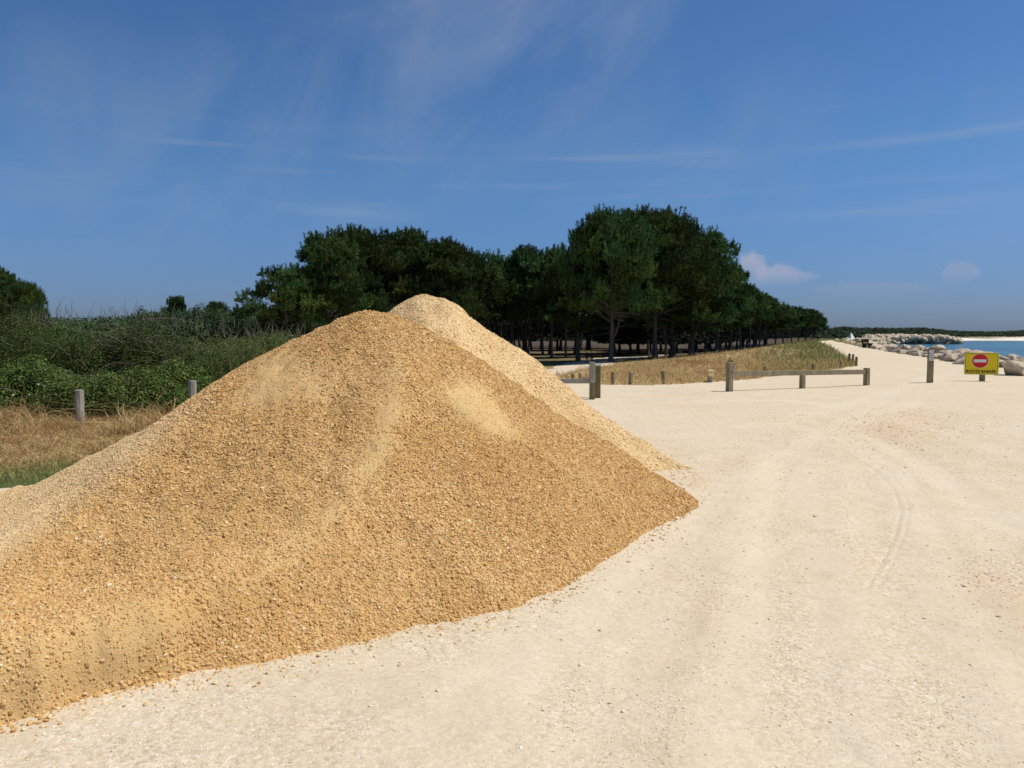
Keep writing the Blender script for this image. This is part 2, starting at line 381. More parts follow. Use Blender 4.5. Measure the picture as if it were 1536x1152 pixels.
def seg_dist(x, y, poly):
    """unsigned distance to a polyline, and the sign of the side (left positive)"""
    best = np.full(x.shape, 1e9); side = np.zeros(x.shape)
    for (ax, ay), (bx, by) in zip(poly[:-1], poly[1:]):
        dx, dy = bx - ax, by - ay; L2 = dx * dx + dy * dy
        t = np.clip(((x - ax) * dx + (y - ay) * dy) / L2, 0, 1)
        d = np.hypot(x - ax - t * dx, y - ay - t * dy)
        cr = dx * (y - ay) - dy * (x - ax)
        m = d < best - 1e-9
        best = np.where(m, d, best); side = np.where(m, np.sign(cr), side)
    return best, side
def in_poly(x, y, poly):
    c = np.zeros(x.shape, bool); n = len(poly)
    for i in range(n):
        (x1, y1), (x2, y2) = poly[i], poly[(i + 1) % n]
        if y1 == y2: continue
        cond = ((y1 > y) != (y2 > y)) & (x < (x2 - x1) * (y - y1) / (y2 - y1) + x1)
        c ^= cond
    return c
RUTS = []
def rut(pts, w, depth): RUTS.append((np.array([on_plane(*p)[:2] for p in pts]), w, depth))
rut([(1215, 668), (1262, 680), (1310, 704), (1340, 735), (1352, 768), (1342, 806), (1322, 845), (1300, 884)], 0.016, 0.0055)
rut([(1225, 664), (1275, 676), (1326, 702), (1354, 734), (1364, 768), (1356, 806), (1338, 845), (1316, 884)], 0.015, 0.0035)
rut([(1165, 690), (1172, 720), (1170, 760), (1180, 820), (1190, 900), (1205, 1010), (1215, 1160)], 0.20, 0.012)
rut([(1090, 690), (1060, 760), (1010, 840), (960, 930), (900, 1040), (850, 1160)], 0.22, 0.012)
rut([(1290, 640), (1400, 700), (1490, 790), (1560, 900)], 0.16, 0.010)
rut([(1130, 640), (1230, 630), (1400, 610), (1536, 600)], 0.20, 0.014)
rut([(1300, 700), (1345, 900), (1390, 1040), (1430, 1160)], 0.16, 0.011)

TYRES = []
def tyre(pts, w, k): TYRES.append((np.array([on_plane(*p)[:2] for p in pts]), w, k))
tyre([(640, 1152), (760, 1000), (900, 880), (1020, 790), (1120, 715), (1230, 655), (1380, 600)], .26, .9)
tyre([(900, 1152), (960, 1000), (1040, 860), (1110, 770), (1170, 700), (1240, 650)], .17, .8)
tyre([(1080, 1152), (1110, 1000), (1120, 880), (1130, 780), (1165, 700), (1230, 650), (1330, 600)], .15, .9)
tyre([(1290, 1152), (1275, 1000), (1250, 880), (1215, 770), (1195, 700), (1215, 650)], .17, .9)
tyre([(1536, 1120), (1460, 980), (1400, 870), (1375, 780), (1340, 710), (1270, 660), (1180, 635)], .20, .9)
tyre([(1536, 800), (1440, 735), (1370, 690), (1290, 655), (1200, 628)], .20, .8)
tyre([(1536, 690), (1420, 650), (1300, 618), (1180, 600), (1000, 604)], .25, .8)
tyre([(1000, 640), (1140, 640), (1300, 600), (1420, 560)], .35, .7)
def height(x, y, detail=False):
    x = np.asarray(x, float); y = np.asarray(y, float)
    dist, side = seg_dist(x, y, CREST)
    inl = np.where(side > 0, dist, 0.0); sea = np.where(side < 0, dist, 0.0)
    z = 0.45 * sstep(y, 34, 110) - 0.36 * sstep(y, 120, 230)
    z = z - (2.15 + 0.45 * sstep(y, 34, 110)) * (1 - np.exp(-(np.maximum(inl - 1.0, 0) / 12.0)))
    # hummock of the dune right of the track
    lotd = np.where(in_poly(x, y, LOT), 0, 1)
    z = z + 0.0 * np.exp(-(inl + sea) ** 2 / 30) * sstep(y, 26, 34) * sstep(x, 3, 9) * lotd
    # the shore falls away behind the boulders
    rd, rs = seg_dist(x, y, ROCKEXT)
    out = np.where((rs < 0) & (y > -30), rd, 0)
    fall = 4.2 * sstep(out, 1.0, 9.0)
    z = z - fall
    far = sstep(np.hypot(x - 40, y - 40), 420, 520)
    z = z + 0.035 * fbm(x * 0.12, y * 0.12, 3) * (1 - far)
    z = z + 0.014 * fbm(x * 0.5, y * 0.5, 9, 3)
    # opposite shore of the bay
    shore = 384 + 7 * fbm(x * 0.012, x * 0 + 2, 5)
    z = np.where((x > 150) & (y > shore - 1), np.maximum(z, -2.6 + 1.75 * sstep(y - shore, 0, 14) + 1.5 * sstep(y - shore, 14, 90)), z)
    if detail:
        near = np.exp(-(np.hypot(x, y) / 40) ** 2)
        z = z + (0.010 * fbm(x * 2.2, y * 2.2, 21, 4) + 0.006 * fbm(x * 9, y * 9, 31, 3)) * near
        for pts, w, k_ in TYRES:
            d, _ = seg_dist(x, y, pts); z = z - .0022 * k_ * np.exp(-(d / w) ** 4) * (y > 0) + .0012 * np.exp(-((d - 1.35 * w) / (.3 * w)) ** 2) * (y > 0)
        for pts, w, dep in RUTS:
            d, _ = seg_dist(x, y, pts)
            z = z - dep * np.exp(-(d / w) ** 2) * (1 + .5 * fbm(x * 3, y * 3, 91, 2)) + (dep * 0.4 * np.exp(-((d - 1.9 * w) / (0.7 * w)) ** 2) if w > .05 else 0)
    return z
def hgt(x, y): return float(height(np.array([x]), np.array([y]))[0])

az = np.concatenate([np.radians(np.linspace(-180, -62, 60, endpoint=False)), np.radians(np.linspace(-62, -36, 110, endpoint=False)),
                     np.radians(np.linspace(-36, 36, 800, endpoint=False)), np.radians(np.linspace(36, 62, 110, endpoint=False)), np.radians(np.linspace(62, 180, 60, endpoint=False))])
rr = [0.4]
while rr[-1] < 2600:
    r = rr[-1]; rr.append(r + (0.25 if r < 1.8 else min(max(0.013, 0.00072 * r * r), 0.035 * r + 0.05)))
rr = np.array(rr)
GX = rr[:, None] * np.sin(az)[None]; GY = rr[:, None] * np.cos(az)[None]
GZ = height(GX, GY, True)
inlot = in_poly(GX + 0.35 * fbm(GX * 0.9, GY * 0.9, 41, 3), GY + 0.35 * fbm(GX * 0.9 + 40, GY * 0.9, 42, 3), LOT)
dtr, _ = seg_dist(GX, GY, TRACK)
intrack = (dtr + 0.8 * fbm(GX * 0.5, GY * 0.5, 43, 3)) < np.interp(GY, [20, 40, 130], [2.8, 2.6, 3.0])
track_m = intrack & ~inlot & (GY > 24)
grav = (inlot | track_m).astype(float)
# green: mown strip by the heap, inland lawn, seaward dune
drk, srk = seg_dist(GX, GY, ROCKLINE)
dlot, _ = seg_dist(GX, GY, LOT[1:6])
green = np.clip(np.exp(-(dlot / 1.1) ** 2) * (GX < -1), 0, 1)
green = np.maximum(green, sstep(GX - GY * 0.36, -6, 6) * sstep(GY, 36, 60) * 0.8)
green = np.maximum(green, 0.55 * sstep(GY, 60, 85) * (fbm(GX * 0.06, GY * 0.06, 8) > -0.1))
def blob(px, py, rx, ry):
    c = on_plane(px, py); a = on_plane(px + rx, py); b = on_plane(px, py - ry) - on_plane(px, py + ry)
    sx = abs(a[0] - c[0]); sy = abs(b[1]) / 2
    return lambda x, y: np.exp(-(((x - c[0] - (y - c[1]) * c[0] / c[1]) / sx) ** 2 + ((y - c[1]) / sy) ** 2))
PATCH = [blob(1350, 638, 95, 26), blob(1200, 628, 50, 7), blob(960, 690, 60, 30), blob(1090, 700, 90, 10), blob(1055, 910, 60, 60), blob(1480, 880, 60, 45), blob(1535, 905, 45, 40),
         blob(1290, 850, 40, 30), blob(1010, 610, 50, 4)]
pat = np.zeros_like(GX)
for f, k in zip(PATCH, [0.8, 0.5, 0.6, 0.4, 0.3, 0.55, 0.5, 0.3, 0.35]): pat = np.maximum(pat, k * f(GX, GY))
# earth strips: under the barriers
for (a, b) in [((1095, 586), (1302, 578)), ((905, 597), (1050, 592))]:
    pa, pb = on_plane(*a)[:2], on_plane(*b)[:2]
    d, _ = seg_dist(GX, GY, np.array([pa, pb])); pat = np.maximum(pat, 0.55 * np.exp(-(d / 0.28) ** 2))
def track_field(x, y):
    m = np.zeros(x.shape)
    for pts, w, k in TYRES:
        d, _ = seg_dist(x, y, pts); m = np.maximum(m, k * np.exp(-(d / w) ** 4) * np.clip(.75 + .9 * fbm(x * 1.1, y * 1.1, 55, 3), 0, 1))
    return m
trackm = track_field(GX, GY)
litter_shade = sstep(GY, 86, 100) * (GX < GY * .40) * np.where((GX / np.maximum(GY, 1) > -.02) & (GX / np.maximum(GY, 1) < .118) & (GY < 195), 0.45, 1.0)  # needle litter, also darkened as forest shade and weakened over the sunlit strip
sandf = sstep(GY, 378, 382) * sstep(GX / np.maximum(GY, 1), .555, .58) * (1 - 0.75 * sstep(GY, 398, 404) * (1 - .6 * sstep(GX / np.maximum(GY, 1), .61, .64)))
Vg = np.stack([GX, GY, GZ], -1).reshape(-1, 3)
nr, na = GX.shape
i = np.arange(nr - 1)[:, None] * na; j = np.arange(na)[None]; j2 = (j + 1) % na
Q = np.stack([i + j, i + na + j, i + na + j2, i + j2], -1).reshape(-1, 4)
face_g = (grav.reshape(-1)[Q].mean(1) > 0.5)

mg, T, b = material('ground_surface', 0.95, 0.12)
at = T.n('ShaderNodeAttribute', attribute_name='zone'); sp = T.n('ShaderNodeSeparateColor'); T.l(at.outputs['Color'], sp.inputs[0])
zg, zgreen, zpat = sp.outputs; zsand = at.outputs['Alpha']
P = T.n('ShaderNodeNewGeometry').outputs['Position']
n_big = T.noise(P, 0.35, 5, 0.6); n_mid = T.noise(P, 2.6, 5, 0.62); n_fine = T.noise(P, 70, 5, 0.7); n_grain = T.noise(P, 240, 3, 0.6)
dustc = T.ramp(T.math('MULTIPLY_ADD', n_mid, 0.5, T.math('MULTIPLY', n_big, 0.5)), [(0.36, (0.52, 0.414, 0.270)), (0.5, (0.575, 0.470, 0.318)), (0.64, (0.615, 0.520, 0.372))])
vo = T.n('ShaderNodeTexVoronoi'); vo.inputs['Scale'].default_value = 62; T.l(P, vo.inputs['Vector'])
vo2 = T.n('ShaderNodeTexVoronoi'); vo2.inputs['Scale'].default_value = 27; T.l(P, vo2.inputs['Vector'])
trk = T.n('ShaderNodeAttribute', attribute_name='track').outputs['Fac']
rough_m = T.math('MULTIPLY', T.smooth(T.noise(P, 0.9, 5, 0.62), 0.40, 0.62), T.math('SUBTRACT', 1.0, trk))
peb = T.math('ADD', T.smooth(vo.outputs['Distance'], 0.62, 0.1), T.math('MULTIPLY', T.smooth(vo2.outputs['Distance'], 0.55, 0.1), 1.3))
vr = T.n('ShaderNodeSeparateColor'); T.l(vo.outputs['Color'], vr.inputs[0])
dustc = T.mix(T.math('MULTIPLY_ADD', rough_m, 0.38, 0.24), dustc, T.ramp(vr.outputs[0], [(0.0, (0.40, 0.305, 0.19)), (0.3, (0.56, 0.455, 0.31)), (0.8, (0.67, 0.57, 0.42)), (1.0, (0.77, 0.70, 0.57))]))
dustc = T.mix(T.math('MULTIPLY', T.smooth(n_fine, 0.53, 0.70), 0.32), dustc, (0.43, 0.325, 0.205))
dustc = T.mix(T.math('MULTIPLY', T.smooth(n_grain, 0.53, 0.70), 0.40), dustc, (0.74, 0.66, 0.53))
dustc = T.mix(T.math('MULTIPLY', zpat, T.math('MULTIPLY_ADD', n_fine, 1.2, 0.2), clamp=True), dustc, (0.575, 0.430, 0.255))
dustc = T.mix(T.math('MULTIPLY', trk, 0.30), dustc, (0.70, 0.605, 0.455))
straw = T.ramp(n_mid, [(0.3, (0.20, 0.13, 0.055)), (0.5, (0.34, 0.24, 0.105)), (0.7, (0.44, 0.33, 0.16))])
greenc = T.ramp(n_mid, [(0.3, (0.055, 0.070, 0.020)), (0.6, (0.105, 0.125, 0.038)), (0.8, (0.20, 0.19, 0.07))])
veg = T.mix(zgreen, straw, greenc)
lit = T.n('ShaderNodeAttribute', attribute_name='litter_shade').outputs['Fac']
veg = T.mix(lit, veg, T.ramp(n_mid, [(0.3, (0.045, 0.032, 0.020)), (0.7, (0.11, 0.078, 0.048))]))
edge = T.smooth(T.math('ADD', zg, T.math('MULTIPLY', T.math('SUBTRACT', T.noise(P, 3.5, 5, 0.65), 0.5), 0.9)), 0.35, 0.65)
base = T.mix(edge, veg, dustc)
base = T.mix(zsand, base, (0.70, 0.63, 0.51))
T.l(base, b.inputs['Base Color'])
bump(T, b, T.math('ADD', T.math('MULTIPLY', peb, T.math('MULTIPLY_ADD', rough_m, 0.55, 0.08)), T.math('ADD', T.math('MULTIPLY', T.noise(P, 14, 5, 0.65), 1.6), T.math('ADD', n_fine, T.math('MULTIPLY', n_grain, 0.35)))), 0.42, 0.009)
def ground_part(name, mask):
    q = Q[mask]; used = np.unique(q); remap = np.full(len(Vg), -1); remap[used] = np.arange(len(used))
    o = mesh_np(name, Vg[used], remap[q], mg, smooth=True)
    ca = o.data.color_attributes.new('zone', 'FLOAT_COLOR', 'POINT')
    zc = np.stack([grav, green, pat, sandf], -1).reshape(-1, 4)[used].astype(np.float32)
    ca.data.foreach_set('color', zc.ravel())
    ta = o.data.attributes.new('track', 'FLOAT', 'POINT'); ta.data.foreach_set('value', trackm.reshape(-1)[used].astype(np.float32))
    la = o.data.attributes.new('litter_shade', 'FLOAT', 'POINT'); la.data.foreach_set('value', litter_shade.reshape(-1)[used].astype(np.float32))
    tag(o, kind='structure'); return o
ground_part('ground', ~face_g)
fc = Vg[Q].mean(1)
lotm = face_g & (fc[:, 1] < 48) & ~((fc[:, 1] > 27) & (fc[:, 0] < 4.5))
ground_part('gravel_lot', lotm)
ground_part('path', face_g & ~lotm)

# ------------------------------------------------------------------ sea
mw, T, b = material('sea_water', 0.12, 0.5)
P = T.n('ShaderNodeNewGeometry').outputs['Position']
w1 = T.noise(T.mapping(P, scale=(0.5, 1.6, 1)), 0.9, 6, 0.6); w2 = T.noise(P, 0.02, 4, 0.5)
c = T.ramp(w2, [(0.35, (0.004, 0.080, 0.135)), (0.52, (0.008, 0.115, 0.155)), (0.68, (0.025, 0.17, 0.185))])
T.l(c, b.inputs['Base Color']); b.inputs['IOR'].default_value = 1.33
bump(T, b, w1, 0.9, 0.25)
xs = np.concatenate([np.linspace(14, 200, 60), np.linspace(210, 1500, 60)]); ys = np.concatenate([np.linspace(-60, 600, 80), np.linspace(620, 1500, 30)])
gx, gy = np.meshgrid(xs, ys)
Vw = np.stack([gx, gy, np.full_like(gx, -2.0)], -1).reshape(-1, 3)
nx = len(xs); i = np.arange(len(ys) - 1)[:, None] * nx; j = np.arange(nx - 1)[None]
qw = np.stack([i + j, i + j + 1, i + nx + j + 1, i + nx + j], -1).reshape(-1, 4); cw = Vw[qw].mean(1)
wd_, ws_ = seg_dist(cw[:, 0], cw[:, 1], ROCKEXT); qw = qw[(ws_ < 0) & (cw[:, 1] < 520)]; uw = np.unique(qw); rw = np.full(len(Vw), -1); rw[uw] = np.arange(len(uw))
tag(mesh_np('sea', Vw[uw], rw[qw], mw, smooth=True), kind='structure')

# ------------------------------------------------------------------ gravel heaps
def colt(px, py=760): d = frame_ray(px, py); return d[0] / d[1]
FRONT = [(-900, [(1.6, -.1), (1.7, -.1), (1.9, -.1), (2.2, -.1), (2.4, -.1)]),
         (-560, [(2.1, -.05), (2.25, -.05), (2.7, -.05), (3.4, -.05), (5.6, -.05)]),
         (-300, [(2.66, 0), (2.82, .12), (3.3, .15), (4.0, .23), (6.9, .04)]),
         (0, [(3.14, 0), (3.27, .20), (3.95, .235), (4.5, .43), (7.4, .12)]),
         (120, [(3.36, 0), (3.50, .21), (3.95, .245), (4.9, .61), (6.6, .54)]),
         (250, [(3.57, 0), (3.75, .20), (4.2, .33), (5.6, .985), (6.2, 1.00)]),
         (370, [(3.68, 0), (4.4, .42), (5.2, .84), (5.9, 1.20), (6.5, 1.45)]),
         (460, [(3.82, 0), (4.6, .47), (5.3, .94), (6.0, 1.38), (6.65, 1.71)]),
         (510, [(3.92, 0), (4.75, .52), (5.45, 1.0), (6.1, 1.47), (6.72, 1.85)]), (535, [(3.96, 0), (4.85, .55), (5.55, 1.05), (6.2, 1.55), (6.78, 1.955)]), (572, [(4.05, 0), (4.93, .57), (5.63, 1.06), (6.25, 1.56), (6.84, 1.965)]),
         (620, [(4.18, 0), (5.0, .54), (5.7, 1.01), (6.3, 1.45), (6.9, 1.84)]),
         (700, [(4.36, 0), (5.2, .52), (5.8, .90), (6.4, 1.27), (7.0, 1.59)]),
         (780, [(4.56, 0), (5.4, .45), (6.0, .74), (6.6, 1.0), (7.15, 1.20)]),
         (850, [(4.93, 0), (5.6, .32), (6.2, .57), (6.8, .76), (7.3, .85)]),
         (930, [(5.70, 0), (6.2, .22), (6.6, .38), (7.0, .51), (7.4, .56)]),
         (1000, [(6.62, 0), (6.85, .1), (7.05, .17), (7.3, .22), (7.5, .24)]),
         (1026, [(6.9, 0), (7.02, .06), (7.2, .10), (7.42, .12), (7.6, .10)]), (1046, [(7.2, -.01), (7.26, -.01), (7.32, -.01), (7.4, -.01), (7.5, -.01)]), (1100, [(7.3, -.1), (7.36, -.1), (7.42, -.1), (7.5, -.1), (7.6, -.1)])]
def rearcol(px, dc, zc): return (px, [(dc - max(zc, 0) / .60 - .02, 0), (dc - max(zc, 0) / .60 * .62, zc * .38), (dc - max(zc, 0) / .6 * .3, zc * .71), (dc - .1, zc * .97), (dc, zc)])
REAR = [rearcol(100, 8.6, -.1), rearcol(250, 8.7, 0), rearcol(360, 8.8, .5), rearcol(470, 9.0, 1.2), rearcol(577, 9.2, 1.92), rearcol(606, 9.3, 2.08), rearcol(636, 9.4, 2.19), rearcol(652, 9.4, 2.13), rearcol(666, 9.4, 2.14), rearcol(680, 9.45, 2.10),
        rearcol(696, 9.5, 1.94), rearcol(725, 9.5, 1.735), rearcol(795, 9.6, 1.385), rearcol(844, 9.6, 1.06), rearcol(894, 9.6, .68), rearcol(930, 9.55, .50), rearcol(958, 9.5, .36), rearcol(1000, 9.4, .14), rearcol(1032, 9.3, .03), rearcol(1060, 9.2, -.02), rearcol(1120, 9.2, -.1)]
def heap_z(t, y, cols, back, seed):
    ts = np.array([colt(c[0], 800 if cols is FRONT else 600) for c in cols]); K = len(cols[0][1])
    y_true = y; y = y + 0.085 * fbm(t * 9 + seed, y * .6, seed + 31, 4); t_true = t; t = t + 0.010 * fbm(t * 5, y * 2.0, seed + 37, 3)
    D = [np.interp(t, ts, [c[1][k][0] for c in cols]) for k in range(K)]
    Zk = [np.interp(t, ts, [c[1][k][1] for c in cols]) for k in range(K)]
    z = np.where(y < D[0], (y - D[0]) * 0.6, 0.0)
    for k in range(K - 1):
        f = np.clip((y - D[k]) / (D[k + 1] - D[k]), 0, 1)
        z = np.where((y >= D[k]) & (y <= D[k + 1]), Zk[k] + (Zk[k + 1] - Zk[k]) * f, z)
    zb = Zk[-1] - back * (y - D[-1])
    z = np.where(y > D[-1], zb, z)
    return z
def project(x, y, z):
    c, s_ = math.cos(PITCH), math.sin(PITCH); zz = z - CAMZ
    fw = y * c + zz * s_; up = -y * s_ + zz * c
    return 768 + F * x / fw, 576 - F * up / fw
def ell(px, py, cx, cy, rx, ry, rot=0):
    a = R(rot); dx, dy = px - cx, py - cy
    u = (dx * math.cos(a) + dy * math.sin(a)) / rx; v = (-dx * math.sin(a) + dy * math.cos(a)) / ry
    return np.exp(-(u * u + v * v))
def fines_field(px, py, x, y, heap):
    f = 1.0 * ell(px, py, 455, 585, 90, 36, -20) + .8 * ell(px, py, 400, 560, 60, 30, -30) + 1.0 * ell(px, py, 690, 588, 75, 32, 32) + .8 * ell(px, py, 735, 625, 50, 20, 30) \
        + .55 * ell(px, py, 580, 640, 40, 60, 15) + .45 * ell(px, py, 530, 490, 80, 24, -8) + .4 * ell(px, py, 420, 520, 60, 16, -28)
    d, sd_ = seg_dist(x, y, heap.rib); low = sstep(y, 5.0, 3.6)
    f = f + (.62 + .05 * low) * np.where(sd_ < 0, np.exp(-(d / (.13 + .13 * low)) ** 2), np.exp(-(d / .05) ** 2))
    return .88 * f * np.clip(.85 + .9 * fbm(x * 3.1, y * 3.1, 78, 4), .2, 1.5) + .30 * np.clip(fbm(x * 1.6, y * 1.6, 77, 3), 0, 1)
def pale_field(px, py):
    line = 838 - 0.72 * px      # the dry, paler back slope at the far left
    return np.clip((line - py) / 45 + .5, 0, 1) * np.clip((330 - px) / 120, 0, 1)
def smooth_cols(z, k):
    for _ in range(k):
        zp = np.pad(z, 1, mode='edge'); z = (zp[1:-1, :-2] + 2 * zp[1:-1, 1:-1] + zp[1:-1, 2:] + zp[:-2, 1:-1] + zp[2:, 1:-1]) / 6.0
    return z
SIL_F = [(210, 650), (250, 622), (300, 588), (370, 544), (430, 515), (470, 497), (500, 483), (530, 470), (560, 467), (585, 471), (622, 485), (660, 503), (696, 524), (735, 549), (770, 572), (844, 627), (919, 667), (965, 695)]
SIL_R = [(577, 466), (600, 453), (618, 445), (636, 441), (652, 444), (660, 449), (678, 451), (690, 461), (696, 467), (725, 491), (795, 533), (844, 573), (894, 617), (930, 640), (958, 658)]
class Heap:
    def __init__(s, cols, t0, t1, nt, y0, y1, ny, back, seed, sm):
        s.t = np.linspace(t0, t1, nt); s.y = np.linspace(y0, y1, ny)
        tt, yy = np.meshgrid(s.t, s.y); s.tt, s.yy = tt, yy
        z0 = heap_z(tt, yy, cols, back, seed); zs_ = smooth_cols(z0, sm); w = np.clip((z0 - .12) / .5, 0, 1)
        z = smooth_cols(z0, 2) * (1 - w) + zs_ * w
        x, y = tt * yy, yy; env = np.clip(z / 0.25, 0, 1); s.z = z
        z = z + env * (0.020 * sstep(y, 3.2, 5.0) * fbm(x * 5.5, y * 1.1, seed + 61, 3) + 0.065 * fbm(x * 1.1 + seed, y * 1.1, seed, 3) + 0.030 * fbm(x * 4.1, y * 4.1, seed + 3, 3))
        z = z + 0.016 * fbm(x * 13, y * 13, seed + 5, 3) * np.clip(z / .05, 0, 1) - .014
        if cols is FRONT:     # the long soft rib that runs down the face and ends as the lip of a shovelled ledge
            pr = np.array([s.hit(*q) for q in [(600, 575), (592, 630), (578, 680), (545, 735), (505, 790), (470, 838), (410, 874), (346, 914), (273, 955), (219, 987), (150, 1019), (73, 1051), (10, 1082), (-120, 1140)]])
            s.rib = pr; d, sd_ = seg_dist(x, y, pr); low = sstep(y, 5.2, 3.6)
            left = np.exp(-(d / (.22 + .45 * low)) ** 2); right = np.exp(-(d / (.20 - .13 * low)) ** 2)
            z = z + env ** .3 * (.055 + .085 * low) * np.where(sd_ < 0, left, right) * np.clip(z / .06, 0, 1)
        s.z = z
        # settle the crest to the height it has against the sky and the wood
        tgt = SIL_F if cols is FRONT else SIL_R
        tp = np.array([frame_ray(a, b)[0] / frame_ray(a, b)[1] for a, b in tgt]); te = np.array([frame_ray(a, b)[2] / frame_ray(a, b)[1] for a, b in tgt])
        for _ in range(3):
            elev = (s.z - CAMZ) / s.yy; k = elev.argmax(0); yc = s.y[k]; zc = np.maximum(s.z[k, np.arange(nt)], .05)
            dz = (np.interp(s.t, tp, te) - elev[k, np.arange(nt)]) * yc
            dz = np.where((s.t < tp[0]) | (s.t > tp[-1]), 0, dz) * sstep(s.t, tp[0], tp[0] + .10) * (1 - sstep(s.t, tp[-1] - .02, tp[-1])); dz = np.convolve(np.pad(dz, 4, mode='edge'), np.ones(9) / 9, 'valid')
            s.z = s.z + dz[None] * np.clip(s.z / zc[None], 0, 1)
    def hit(s, px, py):
        d = frame_ray(px, py); best = None
        for k in np.linspace(2.5, 9, 1300):
            p = d / d[1] * k; zz = CAMZ + p[2]; t = p[0] / k
            if zz <= max(0.0, float(s.sample(np.array([np.clip(t, s.t[0], s.t[-1])]), np.array([k]))[0])): return [p[0], k]
        return [d[0] / d[1] * 9, 9]
    def sample(s, t, y):
        ft = np.clip((t - s.t[0]) / (s.t[1] - s.t[0]), 0, len(s.t) - 1.001); fy = np.clip((y - s.y[0]) / (s.y[1] - s.y[0]), 0, len(s.y) - 1.001)
        i, j = fy.astype(int), ft.astype(int); a, b = fy - i, ft - j; z = s.z
        return (z[i, j] * (1 - b) + z[i, j + 1] * b) * (1 - a) + (z[i + 1, j] * (1 - b) + z[i + 1, j + 1] * b) * a
    def mesh(s, name, mat, label):
        x = s.tt * s.yy; g = height(x, s.yy)
        z = s.z + g * np.clip(1 - s.z / .5, 0, 1)
        ny, nt = z.shape; V = np.stack([x, s.yy, z], -1).reshape(-1, 3)
        i = np.arange(ny - 1)[:, None] * nt; j = np.arange(nt - 1)[None]
        q = np.stack([i + j, i + j + 1, i + nt + j + 1, i + nt + j], -1).reshape(-1, 4)
        px_, py_ = project(V[:, 0], V[:, 1], V[:, 2]); fa = np.clip(fines_field(px_, py_, V[:, 0], V[:, 1], s), 0, 1) if s is HF else np.zeros(len(V)); pa = pale_field(px_, py_) if s is HF else np.zeros(len(V))
        keep = (s.z.reshape(-1)[q].max(1) > -0.012)
        q = q[keep]; used = np.unique(q); rm = np.full(len(V), -1); rm[used] = np.arange(len(used))
        o = mesh_np(name, V[used], rm[q], mat, smooth=True)
        for nm_, arr in (('fines', fa), ('pale', pa)):
            at_ = o.data.attributes.new(nm_, 'FLOAT', 'POINT'); at_.data.foreach_set('value', arr[used].astype(np.float32))
        return tag(o, label, 'gravel heap')
HF = Heap(FRONT, -1.75, 0.32, 520, 1.9, 11.0, 430, 0.62, 11, 150)
HR = Heap(REAR, -0.66, 0.32, 300, 5.0, 13.6, 300, 0.62, 47, 25)
heap_f = HF.mesh('gravel_heap', M_SAND, 'big tan gravel heap in the foreground with sandy streaks down its face')
heap_r = HR.mesh('gravel_heap', M_SAND_PALE, 'paler taller gravel heap with rounded peak rising behind the tan one')

ICO = None
def ico_base():
    bm = bmesh.new(); bmesh.ops.create_icosphere(bm, subdivisions=1, radius=1.0)
    v = np.array([x.co[:] for x in bm.verts]); f = np.array([[w.index for w in p.verts] for p in bm.faces]); bm.free(); return v, f
IV, IF = ico_base()
CV = np.array([[x, y, z] for z in (-1, 1) for y in (-1, 1) for x in (-1, 1)], float) * .66
CF = np.array([[0, 2, 3], [0, 3, 1], [4, 5, 7], [4, 7, 6], [0, 1, 5], [0, 5, 4], [2, 6, 7], [2, 7, 3], [0, 4, 6], [0, 6, 2], [1, 3, 7], [1, 7, 5]])
def stones_np(P, size, N, rng, flat=(0.55, 0.8)):
    """angular stones: 20 faces close by, 12 faces beyond about five metres"""
    near = (P[:, 1] < 4.7) & (size > .009); out = []
    for msk, BV, BF in ((near, IV, IF), (~near, CV, CF)):
        if msk.any(): out.append(stones_part(P[msk], size[msk], N[msk], rng, flat, BV, BF))
    off = 0; VV, FF = [], []
    for v, f in out: VV.append(v); FF.append(f + off); off += len(v)
    return np.concatenate(VV), np.concatenate(FF)
def stones_part(P, size, N, rng, flat, IV, IF):
    n = len(P)
    v = IV[None] * rng.uniform(0.72, 1.14, (n, len(IV), 1)) + rng.normal(0, 0.08, (n, len(IV), 3))
    sc = np.stack([np.ones(n), rng.uniform(0.62, 0.95, n), rng.uniform(flat[0], flat[1], n)], -1)
    v = v * sc[:, None] * (size * 0.5)[:, None, None]
    nz = N + rng.normal(0, 0.42 if flat[0] > .4 else .22, (n, 3)); nz /= np.linalg.norm(nz, axis=1)[:, None]
    ra = rng.normal(0, 1, (n, 3)); ax = np.cross(nz, ra); ax /= np.linalg.norm(ax, axis=1)[:, None]; ay = np.cross(nz, ax)
    B = np.stack([ax, ay, nz], 1)
    v = np.einsum('nij,njk->nik', v, B) + P[:, None]
    Fc = IF[None] + (np.arange(n) * len(IV))[:, None, None]
    return v.reshape(-1, 3), Fc.reshape(-1, 3)
